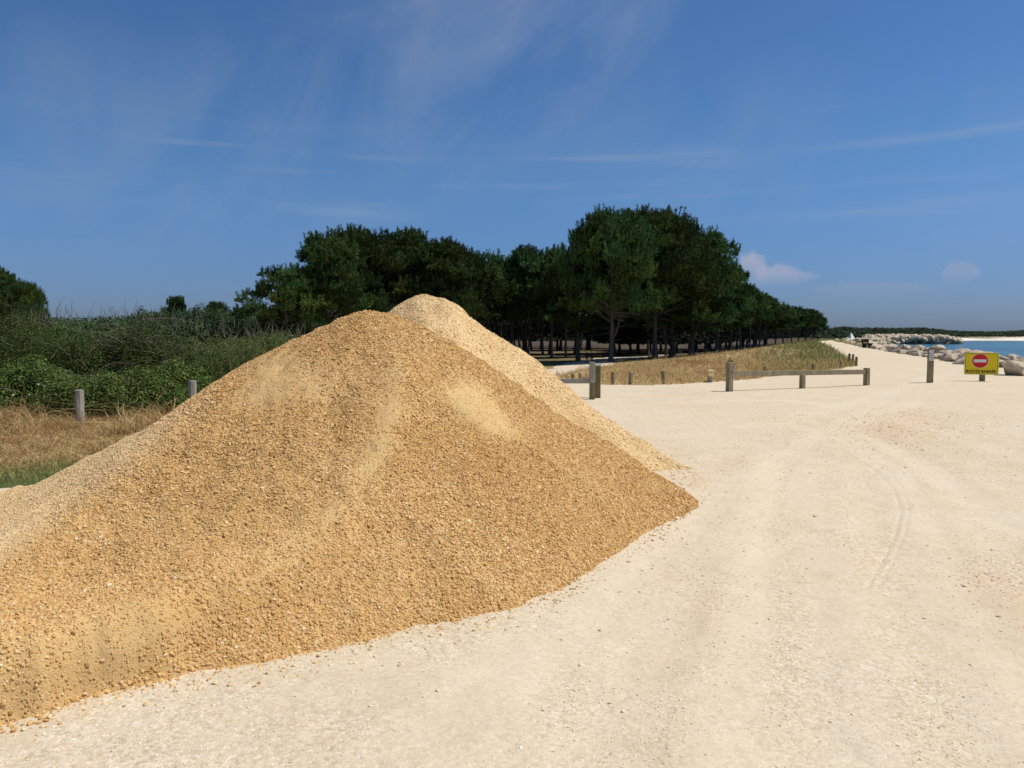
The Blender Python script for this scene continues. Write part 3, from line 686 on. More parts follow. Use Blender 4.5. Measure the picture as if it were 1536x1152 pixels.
def scatter_heap(heap, n, t0, t1, y0, y1, rng, which):
    # uniform over plan area
    y = np.sqrt(rng.uniform(y0 ** 2, y1 ** 2, n)); t = rng.uniform(t0, t1, n); x = t * y
    z = heap.sample(t, y); e = 0.03
    zx = heap.sample((x + e) / y, y); zy = heap.sample(x / (y + e), y + e)
    N = np.stack([-(zx - z) / e, -(zy - z) / e, np.ones(n)], -1); N /= np.linalg.norm(N, axis=1)[:, None]
    px, py = project(x, y, z)
    keep = z > -0.010
    if which in 'fg':
        fines = np.clip(fines_field(px, py, x, y, heap), 0, .97)
        keep &= rng.uniform(0, 1, n) > fines * 0.86
        # the coarse stones roll to the foot
        foot = np.exp(-np.clip(z, 0, 3) / 0.22)
        size = np.clip(rng.lognormal(math.log(0.0168), 0.32, n), 0.008, 0.038) * (1 + 0.08 * foot + 0.22 * fbm(x * 0.9, y * 0.9, 5, 2)) * (1 - 0.5 * fines) * (1 - .25 * pale_field(px, py))
        if which == 'g':
            keep = (z > -.010) & (rng.uniform(0, 1, n) < fines * .45); size = rng.uniform(.005, .011, n)
    else:
        fines = np.clip(0.25 + 0.8 * fbm(x * 1.9, y * 1.9, 87, 3), 0, 0.6)
        keep &= rng.uniform(0, 1, n) > fines
        size = np.clip(rng.lognormal(math.log(0.0150), 0.32, n), 0.010, 0.06)
    if which == 'f':
        keep |= (z <= -.010) & (z > -.16) & (rng.uniform(0, 1, n) < .30 * np.exp(z / .03)) & (px < 1030) & (y < 7.3)
    zg = np.maximum(z, -.004) + height(x, y) * np.clip(1 - z / .5, 0, 1)
    P = np.stack([x, y, zg], -1) + N * (size * rng.uniform(-0.20, 0.12, n) * (.4 if which == 'g' else 1))[:, None]
    return P[keep], size[keep], N[keep]
rng = np.random.default_rng(5)
P_, S_, N_ = scatter_heap(HF, 560000, -1.16, 0.26, 2.3, 7.6, rng, 'f')
P2_, S2_, N2_ = scatter_heap(HF, 250000, -1.16, 0.26, 2.3, 7.6, rng, 'g')
V_, F_ = stones_np(np.concatenate([P_, P2_]), np.concatenate([S_, S2_]), np.concatenate([N_, N2_]), rng)
go = mesh_np('gravel', V_, F_, M_STONE, heap_f); tag(go, kind='stuff')
qx, qy = project(V_[:, 0], V_[:, 1], V_[:, 2]); at_ = go.data.attributes.new('pale', 'FLOAT', 'POINT'); at_.data.foreach_set('value', pale_field(qx, qy).astype(np.float32))
P_, S_, N_ = scatter_heap(HR, 130000, -0.20, 0.27, 6.4, 10.1, rng, 'r')
V_, F_ = stones_np(P_, S_, N_, rng)
tag(mesh_np('gravel', V_, F_, M_STONE_PALE, heap_r), kind='stuff')

# loose stones on the lot
def scatter_lot(n, dens, smed, ssig, rng, ymin=2.2, ymax=26, tmax=0.75, smax=0.05):
    y = np.sqrt(rng.uniform(ymin ** 2, ymax ** 2, n)); t = rng.uniform(-tmax, tmax, n); x = t * y
    k = in_poly(x, y, LOT) & (rng.uniform(0, 1, n) < dens(x, y))
    x, y, t = x[k], y[k], t[k]
    k = (HF.sample(np.clip(t, -1.74, .319), y) < 0.01) | (y < 1.95) | (t > .318)
    x, y = x[k], y[k]; n = len(x)
    size = np.clip(rng.lognormal(math.log(smed), ssig, n), 0.005, smax)
    z = height(x, y, True)
    return np.stack([x, y, z + size * 0.02], -1), size, np.tile([[0, 0, 1.0]], (n, 1))
CL = [blob(1055, 905, 75, 75), blob(960, 1060, 130, 80), blob(1490, 880, 95, 60), blob(1400, 1090, 110, 90), blob(1170, 960, 30, 120), blob(1350, 638, 110, 30), blob(1080, 790, 90, 25)]
def dens_small(x, y):
    d = 0.10 + 0.6 * np.clip(fbm(x * 0.7, y * 0.7, 61, 4) * 1.7, 0, 1)
    for f in CL: d = np.maximum(d, 1.0 * f(x, y))
    return d * np.exp(-np.maximum(y - 5, 0) / 7) * (1 - .85 * track_field(x, y))
P1 = scatter_lot(330000, dens_small, 0.0088, 0.40, rng, 2.4, 14)
P3 = scatter_lot(4000, lambda x, y: 0.03 + 0 * x + 0.16 * np.maximum(CL[0](x, y), np.maximum(CL[2](x, y), CL[1](x, y))), 0.021, 0.35, rng, 2.4, 12, smax=0.030)
P_ = np.concatenate([P1[0], P3[0]]); S_ = np.concatenate([P1[1], P3[1]]); N_ = np.concatenate([P1[2], P3[2]])
V_, F_ = stones_np(P_, S_, N_, rng, (0.32, 0.55))
tag(mesh_np('loose_gravel', V_, F_, M_PEBBLE), 'small pale pebbles strewn over the dusty gravel lot', 'pebbles', kind='stuff')
toe_pts = np.array([on_plane(*p)[:2] for p in [(0, 1108), (200, 1044), (420, 1012), (620, 960), (800, 918), (930, 840), (1000, 790), (1040, 757), (1000, 715), (1035, 704)]])
TOEB = blob(1022, 712, 34, 16)
def dens_spill(x, y):
    d, _ = seg_dist(x, y, toe_pts)
    v = 0.9 * np.exp(-(d / 0.07)) + 0.14 * np.exp(-d / 0.3)
    v = np.maximum(v, .9 * TOEB(x, y))
    for f, k in zip((PATCH[0], PATCH[1], PATCH[2], PATCH[3], PATCH[5], PATCH[6]), (.30, .2, .35, .2, .14, .14)): v = np.maximum(v, k * f(x, y))
    return v
P_, S_, N_ = scatter_lot(90000, dens_spill, 0.021, 0.36, rng, 2.3, 17, smax=0.05)
V_, F_ = stones_np(P_, S_, N_, rng, (0.38, 0.62))
tag(mesh_np('spilled_gravel', V_, F_, M_PEBBLE_TAN), 'tan stones spilled around the foot of the heap and in patches on the lot', 'gravel', kind='stuff')

# ------------------------------------------------------------------ blades and leaves
def blades_np(P, L, Wd, dirn, bend, rng):
    """curved grass blades: 3 segments -> quad + tri each"""
    n = len(P); side = np.cross(dirn, rng.normal(0, 1, (n, 3))); side /= np.linalg.norm(side, axis=1)[:, None] + 1e-9
    hz = rng.normal(0, 1, (n, 3)); hz[:, 2] = -0.35; hz *= bend[:, None]
    mid = P + dirn * (L * 0.55)[:, None] + hz * (L * 0.18)[:, None]
    tip = P + dirn * L[:, None] + hz * (L * 0.75)[:, None]
    w = side * (Wd * 0.5)[:, None]
    V = np.stack([P - w, P + w, mid + w * 0.8, mid - w * 0.8, tip], 1).reshape(-1, 3)
    b0 = (np.arange(n) * 5)[:, None]
    return V, [b0 + np.array([[0, 1, 2, 3]]), b0 + np.array([[3, 2, 4]])]
def merge(parts):
    V, Fd, off = [], {}, 0
    for v, fl in parts:
        V.append(v)
        for f in (fl if isinstance(fl, list) else [fl]): Fd.setdefault(f.shape[1], []).append(f + off)
        off += len(v)
    return np.concatenate(V), [np.concatenate(x) for x in Fd.values()]
def grass(n, xyfun, Lm, Ls, wd, tilt, rng, bend=0.5):
    x, y = xyfun(n); n = len(x); z = height(x, y)
    P = np.stack([x, y, z - 0.01], -1)
    d = rng.normal(0, 1, (n, 3)) * tilt; d[:, 2] = 1; d /= np.linalg.norm(d, axis=1)[:, None]
    L = np.clip(rng.normal(Lm, Ls, n), Lm * 0.3, Lm * 2) * (1 + 0.5 * fbm(x * 0.8, y * 0.8, 12, 3))
    return blades_np(P, L, np.full(n, wd) * rng.uniform(.6, 1.3, n), d, rng.uniform(0.2, 1, n) * bend, rng)
rng = np.random.default_rng(8)
def region(t0, t1, y0, y1, test):
    def fn(n):
        y = np.sqrt(rng.uniform(y0 ** 2, y1 ** 2, n)); x = rng.uniform(t0, t1, n) * y
        k = test(x, y); return x[k], y[k]
    return fn
notlot = lambda x, y: ~in_poly(x, y, LOT)
def verge(x, y):
    d, _ = seg_dist(x, y, LOT[1:7]); return notlot(x, y) & (d > 0.95 + .5 * fbm(x, y, 4, 2)) & (rng.uniform(0, 1, len(x)) < 0.45 + 0.9 * np.clip(fbm(x * .9, y * .9, 3, 3) + .35, 0, 1))
def tufty(x, y): return verge(x, y) & (fbm(x * 1.3, y * 1.3, 19, 3) > .02)
def vstrip(x, y):
    d, _ = seg_dist(x, y, LOT[1:7]); return notlot(x, y) & (d < 1.45)
tag(mesh_np('dry_grass', *merge([grass(60000, region(-.85, -.2, 7.2, 15.4, verge), .16, .07, .010, .95, rng, 1.1), grass(11000, region(-.85, -.2, 12.0, 15.2, tufty), .42, .16, .011, .60, rng, 1.2)]), M_GRASS),
    'straw coloured dry grass at the foot of the hedge beside the gravel heap', 'grass', kind='stuff')
tag(mesh_np('green_grass', *grass(30000, region(-.95, -.2, 5.0, 12, vstrip), .10, .03, .007, .5, rng), M_GREEN),
    'short green grass strip along the edge of the gravel heap', 'grass', kind='stuff')
def dune(x, y):
    d, s = seg_dist(x, y, CREST)
    td, _ = seg_dist(x, y, TRACK)
    return notlot(x, y) & (((s < 0) | (d < 9)) & (td > 2.2)) & (x > 1.0) & (rng.uniform(0, 1, len(x)) < 0.55 + 0.9 * np.clip(fbm(x * .5, y * .5, 33, 3) + .2, 0, 1))
def dgreen(x, y):
    return dune(x, y) & (rng.uniform(0, 1, len(x)) < np.clip(.06 + .95 * sstep(x - y * 0.355, -3, 3.0) + .3 * sstep(fbm(x * .35, y * .35, 71, 3), .15, .5), 0, 1))
tag(mesh_np('dune_grass', *merge([grass(62000, region(.0, .46, 24, 46, dune), .17, .08, .020, .75, rng, .9), grass(6000, region(.0, .46, 25, 60, dune), .36, .12, .016, .3, rng, .6), grass(42000, region(.1, .47, 40, 125, dune), .21, .09, .045, .70, rng, .8)]), M_DUNE),
    'tawny dry grass and seed heads over the low dune before the pines', 'grass', kind='stuff')
tag(mesh_np('dune_plants', *merge([grass(26000, region(.02, .46, 25, 50, dgreen), .24, .10, .030, .7, rng, .6), grass(30000, region(.1, .47, 45, 125, dgreen), .34, .12, .06, .6, rng, .6)]), M_GREEN),
    'green low plants on the dune beside the coastal path', 'plants', kind='stuff')

def leaves_np(P, N, size, rng, ratio=0.55):
    n = len(P); nz = N + rng.normal(0, .55, (n, 3)); nz /= np.linalg.norm(nz, axis=1)[:, None]
    a = np.cross(nz, rng.normal(0, 1, (n, 3))); a /= np.linalg.norm(a, axis=1)[:, None]; b = np.cross(nz, a)
    a = a * (size * .5)[:, None]; b = b * (size * .5 * ratio)[:, None]; fold = nz * (size * .12)[:, None]
    V = np.stack([P - a, P + b - fold, P + a, P - b - fold], 1).reshape(-1, 3)
    return V, (np.arange(n) * 4)[:, None] + np.array([[0, 1, 2, 3]])
def lumps_leaves(lumps, n, size, rng, up=0.45, depth=0.35):
    """lumps: (m,7) cx,cy,cz,rx,ry,rz ; leaves in the outer shell of every lump"""
    lumps = np.asarray(lumps, float); area = lumps[:, 3] * lumps[:, 5]
    k = rng.choice(len(lumps), n, p=area / area.sum())
    d = rng.normal(0, 1, (n, 3)); d[:, 2] += 0.25; d /= np.linalg.norm(d, axis=1)[:, None]
    r = 1 - depth * rng.uniform(0, 1, n) ** 1.6 + rng.normal(0, .05, n)
    P = lumps[k, :3] + d * lumps[k, 3:6] * r[:, None]
    N = d.copy(); N[:, 2] += up
    k2 = P[:, 2] > 0.02
    return leaves_np(P[k2], N[k2], size * rng.uniform(.6, 1.4, k2.sum()), rng)
def bush(name, px, depth, top, halfw, depth_r, nleaf, leaf, mat, label, cat, seed, twigs=0, group=None, ntop=0):
    rng = np.random.default_rng(seed)
    x0 = xdep(px, depth); z0 = hgt(x0, depth); o = empty(name, (x0, depth, z0), label, cat, group)
    H = top - z0; L = []
    for _ in range(26):
        a = rng.uniform(0, 2 * np.pi); q = math.sqrt(rng.uniform(0, 1)); hx = math.cos(a) * q * halfw * .8; hy = math.sin(a) * q * depth_r * .8
        hh = H * (1 - .45 * q * q) * rng.uniform(.78, 1.02); rz = rng.uniform(.22, .42) * H
        L.append((hx, hy, max(hh - rz, rz * .4), rng.uniform(.25, .45) * halfw, rng.uniform(.3, .5) * depth_r, rz))
        L.append((hx, hy, hh * .35, .35 * halfw, .4 * depth_r, hh * .42))
    V, Fq = lumps_leaves(L, nleaf, leaf, rng)
    mesh_np('foliage', V, Fq, mat, o)
    if twigs:
        paths = []
        for _ in range(twigs):
            a = rng.uniform(0, 2 * np.pi); q = math.sqrt(rng.uniform(0, 1))
            p0 = np.array([math.cos(a) * q * halfw * .8, math.sin(a) * q * depth_r * .7 - depth_r * .25, H * rng.uniform(.1, .75)])
            d = np.array([rng.normal(0, .8), rng.normal(-.3, .4), rng.uniform(.1, 1.0)]); d /= np.linalg.norm(d)
            ln = rng.uniform(.4, 1.1); s = np.linspace(0, 1, 6)[:, None]
            pts = p0 + d * ln * s + np.array([0, 0, -1.0]) * (s ** 2) * ln * rng.uniform(0, .55) + rng.normal(0, .015, (6, 3))
            paths.append((pts, np.linspace(.007, .003, 6)))
        for _ in range(ntop):
            p0 = np.array([rng.uniform(-1, 1) * halfw * .85, rng.uniform(-.5, .5) * depth_r, H * rng.uniform(.75, .92)])
            d = np.array([rng.normal(0, .35), rng.normal(0, .3), 1.0]); ln = rng.uniform(.2, .5); s = np.linspace(0, 1, 4)[:, None]
            paths.append((p0 + d * ln * s + rng.normal(0, .012, (4, 3)), np.linspace(.006, .0025, 4)))
        tag(mesh_np('twigs', *tubes_np(paths, 4), M_TWIG, o), kind='stuff')
    return o
def ztop(py, y): return at_depth(768, py, y)[2]
TH = [(-90, 19.5, 464, 1.9, 'dark blackthorn thicket leftmost behind the wire fence'), (40, 19.0, 463, 1.5, 'olive blackthorn thicket below the pine at the left edge'),
      (135, 18.6, 460, 1.45, 'olive blackthorn thicket behind the left fence post'), (215, 18.6, 465, 1.3, 'blackthorn thicket with dead grey canes and arching twigs on top'),
      (292, 19.5, 482, 1.1, 'low dark blackthorn thicket between the tall weeds and the dead canes'),
      (352, 18.8, 490, 1.0, 'round dark blackthorn bush behind the tall olive weeds'), (412, 18.4, 494, .9, 'rounded blackthorn bush at the right end of the thicket under the feathery pine')]
for k, (px, y, py, hw, lab) in enumerate(TH):
    o = bush('blackthorn_thicket', px, y, ztop(py, y), hw, 1.3, 46000, .045, M_THICKET, lab, 'thicket', 100 + k, 40 if k != 3 else 130, ntop=40)
    if k == 3:
        r2 = np.random.default_rng(77); paths = []
        for (a, b_, c_) in [((205, 492), (225, 477), (262, 488)), ((203, 512), (222, 480), (298, 486)), ((120, 510), (160, 485), (195, 505)), ((250, 535), (285, 510), (305, 522)), ((150, 515), (185, 500), (235, 520))]:
            A, B, C_ = [at_depth(q[0], q[1], 17.2) for q in (a, b_, c_)]; s = np.linspace(0, 1, 12)[:, None]
            pts = A * (1 - s) ** 2 + 2 * s * (1 - s) * (2 * B - (A + C_) / 2) + C_ * s ** 2
            paths.append((pts - np.array(o.location) + r2.normal(0, .012, pts.shape), np.linspace(.013, .006, 12)))
        tag(mesh_np('dead_cane', *tubes_np(paths, 5), M_TWIG, o), 'bleached arching dead canes')
BR = [(-60, 15.5, 552, 1.2, 'green bramble bush leftmost before the dark thicket'), (40, 15.3, 528, 1.05, 'green bramble bush dotted with white flowers left of the fence post'),
      (128, 15.2, 550, .95, 'green bramble bush right behind the left fence post'), (200, 15.4, 532, .95, 'green bramble bush midway between the two fence posts'), (262, 16.0, 536, .9, 'shaded green bramble bush beside the half buried fence post')]
for k, (px, y, py, hw, lab) in enumerate(BR):
    o = bush('bramble_bush', px, y, ztop(py, y), hw, .95, 24000, .055, M_BRAMBLE, lab, 'bush', 200 + k, 14)
    if k in (1, 2):
        r2 = np.random.default_rng(300 + k)
        fv = [(0, 0, .006)] + [(.016 * math.cos(q) * (1 if i % 2 else .62), .016 * math.sin(q) * (1 if i % 2 else .62), .009) for i, q in enumerate(np.linspace(0, 2 * math.pi, 10, endpoint=False))]
        ff = np.array([[0, 1 + i, 1 + (i + 1) % 10] for i in range(10)])
        first = None
        for _ in range(9 if k == 1 else 4):
            if first is None: fo = first = mesh_np('flower', np.array(fv), ff, M_WHITE, o)
            else: fo = first.copy(); COL.objects.link(fo); fo.parent = o
            fo.location = (r2.uniform(-.7, .5) * hw, -.86 - r2.uniform(0, .12), r2.uniform(.35, .85)); fo.rotation_euler = (R(65 + r2.uniform(-25, 25)), 0, R(r2.uniform(-40, 40)))
# tall weeds between hedge and heap
def weeds(px, y, py, hw, n, seed, label):
    rng = np.random.default_rng(seed); x0 = xdep(px, y); z0 = hgt(x0, y); o = empty('tall_weeds', (x0, y, z0), label, 'weeds')
    H = ztop(py, y) - z0; st, LP, LN = [], [], []
    for _ in range(n):
        p0 = np.array([rng.uniform(-hw, hw), rng.normal(0, .5), 0]); h = H * rng.uniform(.62, 1.03); d = np.array([rng.normal(0, .10), rng.normal(0, .1), 1])
        s = np.linspace(0, 1, 5)[:, None]; pts = p0 + d * h * s + rng.normal(0, .015, (5, 3)); pts[0, 2] = 0
        st.append((pts, np.linspace(.007, .003, 5)))
        m = rng.integers(34, 60); u = rng.uniform(.12, 1.0, m); q = p0 + d * h * u[:, None] + rng.normal(0, .055, (m, 3)) * (1.25 - u[:, None]); LP.append(q); nn = rng.normal(0, 1, (m, 3)); nn[:, 2] = abs(nn[:, 2]); LN.append(nn)
        m = 26; q = p0 + d * h * rng.uniform(.82, 1.04, m)[:, None] + rng.normal(0, .045, (m, 3)); LP.append(q); LN.append(rng.normal(0, 1, (m, 3)))
    mesh_np('stems', *tubes_np(st, 4), M_WEED, o)
    LP = np.concatenate(LP); LN = np.concatenate(LN)
    mesh_np('foliage', *leaves_np(LP, LN, .042 * rng.uniform(.5, 1.4, len(LP)), rng, .4), M_WEED, o)
    return o
weeds(338, 17.2, 505, .55, 70, 1, 'tall pale green weeds just right of the half buried fence post')
weeds(382, 16.8, 502, .60, 85, 2, 'tall olive weeds with brown seed heads above the heap ridge')
weeds(434, 17.0, 503, .60, 75, 3, 'tall greenish weeds where the hedge meets the heap under the pines')

# ------------------------------------------------------------------ pines
def make_pine(seed, H, cb, Rc, npad, ntuft, tl, flat=.55, lean=0.0, fork=False, umbrella=False, padr=.19, bw=.085, nb=5):
    rng = np.random.default_rng(seed)
    s = np.linspace(0, 1, 9); wig = np.cumsum(rng.normal(0, .010 * H, (9, 2)), 0) * s[:, None]
    tp = np.stack([wig[:, 0] + lean * H * s, wig[:, 1], s * H * .86], -1); r0 = (.017 if Rc > 4.5 else .011) * H
    paths = [(tp, r0 * (1 - .80 * s) + r0 * .5 * np.exp(-s * 14))]
    at = lambda z: np.array([np.interp(z, tp[:, 2], tp[:, k]) for k in range(3)])
    if fork:
        f0 = at(H * .12); s2 = np.linspace(0, 1, 7)[:, None]
        e = np.array([rng.choice([-1, 1]) * .28 * Rc + f0[0], rng.normal(0, .1) * Rc, H * .62])
        pts = f0 + (e - f0) * s2 + np.array([[1, 0, 0]]) * (np.sin(s2 * 3.1) * .04 * H) * np.sign(e[0]); paths.append((pts, np.linspace(r0 * .72, r0 * .25, 7)))
    C_, PR = [], []
    for k in range(npad):
        u = rng.uniform(0, 1) ** (.75 if not umbrella else .5)
        a = rng.uniform(0, 2 * np.pi)
        env = math.sqrt(max(0.03, 1 - ((u - .32) / .70) ** 2)) if not umbrella else math.sqrt(max(.05, 1 - ((u - .1) / .95) ** 2))
        q = math.sqrt(rng.uniform(.22, 1.0)); rad = Rc * env * q * rng.uniform(.86, 1.06)
        z = H * (cb + (0.965 - cb) * u) - (1 - q) * 0.0
        c = at(min(z, H * .86)) * np.array([1, 1, 0]) + np.array([math.cos(a) * rad, math.sin(a) * rad, z + rng.normal(0, .02) * H])
        C_.append(c); PR.append(Rc * padr * rng.uniform(.65, 1.3))
        if k % 2 == 0:
            zs = max(H * cb * rng.uniform(.70, 1.25), z - rad * rng.uniform(.15, .8)); p0 = at(min(zs, H * .84)); s3 = np.linspace(0, 1, 5)[:, None]
            mid = (p0 + c) / 2 + np.array([0, 0, -.06 * rad]); pts = p0 * (1 - s3) ** 2 + 2 * s3 * (1 - s3) * mid + c * s3 ** 2
            paths.append((pts + rng.normal(0, .012 * Rc, pts.shape) * s3, np.linspace(r0 * .34 * (1 - .6 * zs / H), .02, 5)))
    # bare dead snags below the crown
    for k in range(10):
        z = H * rng.uniform(cb * .35, cb * 1.0); p0 = at(z); a = rng.uniform(0, 2 * np.pi); ln = Rc * rng.uniform(.15, .5); s3 = np.linspace(0, 1, 4)[:, None]
        paths.append((p0 + np.array([math.cos(a), math.sin(a), rng.uniform(-.2, .35)]) * ln * s3 + rng.normal(0, .05, (4, 3)), np.linspace(.05, .015, 4)))
    C_ = np.array(C_); PR = np.array(PR); n = npad * ntuft; k = np.repeat(np.arange(npad), ntuft)
    d = rng.normal(0, 1, (n, 3)); d[:, 2] = d[:, 2] * .8 + .35; d /= np.linalg.norm(d, axis=1)[:, None]
    P = C_[k] + d * PR[k][:, None] * np.array([1, 1, flat]) * (rng.uniform(.35, 1.0, n) ** .6)[:, None]
    ax = d * .70 + np.array([0, 0, 1.0]) + rng.normal(0, .25, (n, 3)); ax /= np.linalg.norm(ax, axis=1)[:, None]
    # upright shoots on the top of every pad
    ns = npad * 8; ks = np.repeat(np.arange(npad), 8); ds = rng.normal(0, 1, (ns, 3)); ds[:, 2] = abs(ds[:, 2]) + .5; ds /= np.linalg.norm(ds, axis=1)[:, None]
    bs = C_[ks] + ds * PR[ks][:, None] * np.array([1, 1, flat]); hs_ = rng.uniform(.35, 1.0, ns) * tl * 2.3
    up = np.array([0, 0, 1.0]) + ds * .35; up /= np.linalg.norm(up, axis=1)[:, None]
    lev = 4; Ps = np.repeat(bs, lev, 0) + np.repeat(up, lev, 0) * (np.repeat(hs_, lev) * np.tile(np.linspace(0, .8, lev), ns))[:, None]
    P = np.concatenate([P, Ps]); ax = np.concatenate([ax, np.repeat(up, lev, 0)]); k = np.concatenate([k, np.repeat(ks, lev)]); n = len(P)
    m = n * nb; P2 = np.repeat(P, nb, 0); A2 = np.repeat(ax, nb, 0) + rng.normal(0, .34, (m, 3)); A2 /= np.linalg.norm(A2, axis=1)[:, None]
    L = tl * rng.uniform(.6, 1.25, m); sd_ = np.cross(A2, rng.normal(0, 1, (m, 3))); sd_ /= np.linalg.norm(sd_, axis=1)[:, None]; w = sd_ * (bw * .5 * rng.uniform(.6, 1.3, m))[:, None]
    base = P2 + A2 * (L * .12)[:, None]; mid = P2 + A2 * (L * .55)[:, None]
    V = np.stack([base, mid + w, P2 + A2 * L[:, None], mid - w], 1).reshape(-1, 3)
    Fq = (np.arange(m) * 4)[:, None] + np.array([[0, 1, 2, 3]])
    tn_ = np.clip(rng.normal(1.0, .38, npad), .40, 1.9); hue = rng.normal(0, .10, npad)
    tc_ = np.stack([tn_ * (1 + hue + .06), tn_, tn_ * (1 - hue), np.ones(npad)], -1)[k]
    tc_ = np.repeat(np.repeat(tc_, nb, 0), 4, 0).astype(np.float32)
    tv, tf = tubes_np(paths, 7)
    return (V, Fq), (tv, tf), tc_
VAR = {}
def variant(key, **kw):
    cr, tr, tcol = make_pine(**kw); o = bpy.data.objects.new('pine_tree', None); COL.objects.link(o)
    co = mesh_np('crown', *cr, M_PINE, o); ca = co.data.color_attributes.new('tint', 'FLOAT_COLOR', 'POINT'); ca.data.foreach_set('color', tcol.ravel()); mesh_np('trunk', *tr, M_BARK, o)
    VAR[key] = [o, kw['H'], kw['Rc'], False]
variant('hero_a', seed=3, H=18, cb=.34, Rc=8.0, npad=250, ntuft=52, tl=.52, nb=8, bw=.075, fork=True, padr=.165, flat=.45)
variant('hero_b', seed=4, H=18, cb=.32, Rc=8.0, npad=250, ntuft=52, tl=.52, nb=8, bw=.075, padr=.165, lean=.02, flat=.45)
variant('broad_a', seed=5, H=16, cb=.28, Rc=5.5, npad=120, ntuft=58, tl=.50, nb=8, bw=.075, flat=.34, padr=.21)
variant('broad_b', seed=6, H=16, cb=.32, Rc=5.5, npad=120, ntuft=58, tl=.50, nb=8, bw=.075, flat=.34, padr=.21, fork=True)
variant('open', seed=7, H=13, cb=.16, Rc=5.5, npad=66, ntuft=64, tl=.46, nb=8, bw=.07, flat=.28, padr=.20, lean=-.06, fork=True)
variant('tall_a', seed=8, H=16, cb=.50, Rc=4.0, npad=76, ntuft=40, tl=.60, nb=7, bw=.10, padr=.25)
variant('tall_b', seed=9, H=16, cb=.46, Rc=4.0, npad=76, ntuft=40, tl=.60, nb=7, bw=.10, padr=.25, lean=.03)
variant('tall_c', seed=10, H=16, cb=.52, Rc=4.0, npad=70, ntuft=40, tl=.60, nb=7, bw=.10, padr=.26, fork=True)
variant('umb', seed=12, H=12, cb=.60, Rc=3.2, npad=44, ntuft=40, tl=.5, nb=7, bw=.11, padr=.3, umbrella=True)
prng = random.Random(4)
def pine(key, px, y, py, half, label, group=None, rz=None):
    x = xdep(px, y, py); z = hgt(x, y); top = ztop(py, y)
    v = VAR[key]; o = v[0] if not v[3] else copy_tree(v[0]); v[3] = True
    o.location = (x, y, z - .05); sz = (top - z) / v[1]; sr = (half / F * y) / v[2]
    o.scale = (sr, sr, sz); o.rotation_euler = (0, 0, prng.uniform(0, 6.28) if rz is None else rz)
    return tag(o, label, 'pine tree', group)
# the stand left of centre
pine('open', 434, 80, 404, 66, 'low spreading pine with open feathery limbs at the left end of the stand', rz=.3)
pine('broad_a', 488, 84, 360, 66, 'broad dark pine with layered limbs second from the left of the stand', rz=1.0)
pine('broad_b', 545, 94, 349, 72, 'tall broad pine directly above the peak of the tan heap')
pine('broad_a', 606, 98, 353, 72, 'broad pine behind the peak of the paler heap', rz=3.9)
pine('broad_b', 670, 96, 366, 60, 'rounded dark pine to the right of the heap peaks', rz=2.2)
pine('tall_a', 716, 112, 384, 42, 'narrow pine at the right shoulder of the left stand')
# the linking row
pine('tall_b', 752, 124, 391, 36, 'slender pine in the dip of the skyline between the two stands')
pine('tall_c', 790, 118, 381, 40, 'bushy topped pine left of the large central pine', rz=.8)
pine('tall_a', 828, 112, 378, 40, 'pine tucked against the left side of the large central pine', rz=4.4)
# the big stand
pine('hero_a', 918, 86, 325, 80, 'large forked pine with the highest crown beside the inland track', rz=.5)
pine('hero_b', 985, 93, 326, 92, 'large dense pine forming the right half of the highest crown', rz=2.0)
pine('broad_b', 1040, 98, 350, 66, 'pine stepping down on the right shoulder of the big crown', rz=5.2)
pine('broad_a', 1078, 104, 396, 54, 'lower pine with jutting limb at the right of the big stand', rz=.2)
pine('broad_a', 868, 96, 384, 60, 'lower pine with drooping limbs in front left of the big crown', rz=4.9)
pine('broad_b', 1010, 101, 410, 84, 'shaded pine standing under the big crown behind the dune', rz=2.9)
# the receding row along the shore
ROW = [(1112, 124, 428, 34), (1126, 140, 440, 32), (1140, 158, 449, 30), (1152, 176, 456, 28), (1164, 198, 461, 27), (1176, 220, 466, 25), (1188, 242, 463, 23), (1199, 262, 465, 21), (1209, 282, 467, 20), (1219, 302, 470, 18), (1228, 322, 474, 15)]
for k, (px, y, py, hw) in enumerate(ROW):
    pine(('tall_a', 'tall_b', 'tall_c')[k % 3], px, y, py, hw, 'dark pine in the row that shrinks away along the coastal path', 'pines receding along the coastal path')
# the wood behind
for k in range(64):
    px = prng.uniform(700, 1150); y = prng.uniform(112, 190) + max(0, px - 1060) * .9
    py = np.interp(px, [700, 760, 850, 900, 1050, 1100, 1150], [398, 402, 398, 385, 400, 430, 462]) + prng.uniform(0, 26)
    pine(('tall_a', 'tall_b', 'tall_c')[k % 3], px, y, py, prng.uniform(34, 46), 'slim dark pine in the shaded depth of the wood, bare trunk showing', 'pines in the depth of the wood')
for k in range(16):
    px = prng.uniform(420, 710); y = prng.uniform(112, 160)
    py = np.interp(px, [420, 470, 550, 650, 700], [440, 400, 372, 380, 400]) + prng.uniform(0, 25)
    pine(('tall_a', 'tall_b', 'tall_c')[k % 3], px, y, py, prng.uniform(34, 46), 'dark pine mostly hidden behind the stand above the heaps', 'pines hidden behind the left stand')
# far left
pine('hero_b', 0, 58, 408, 52, 'dark pine rising over the hedge at the left edge', rz=.9)
pine('broad_a', 50, 60, 432, 20, 'small pine limb clump right beside the pine at the left edge', rz=2.6)
pine('umb', 262, 150, 450, 16, 'small umbrella topped pine on the skyline over the hedge', rz=0)
pine('umb', 328, 150, 458, 18, 'rounded pine on the skyline left of the feathery pine stand', rz=2)

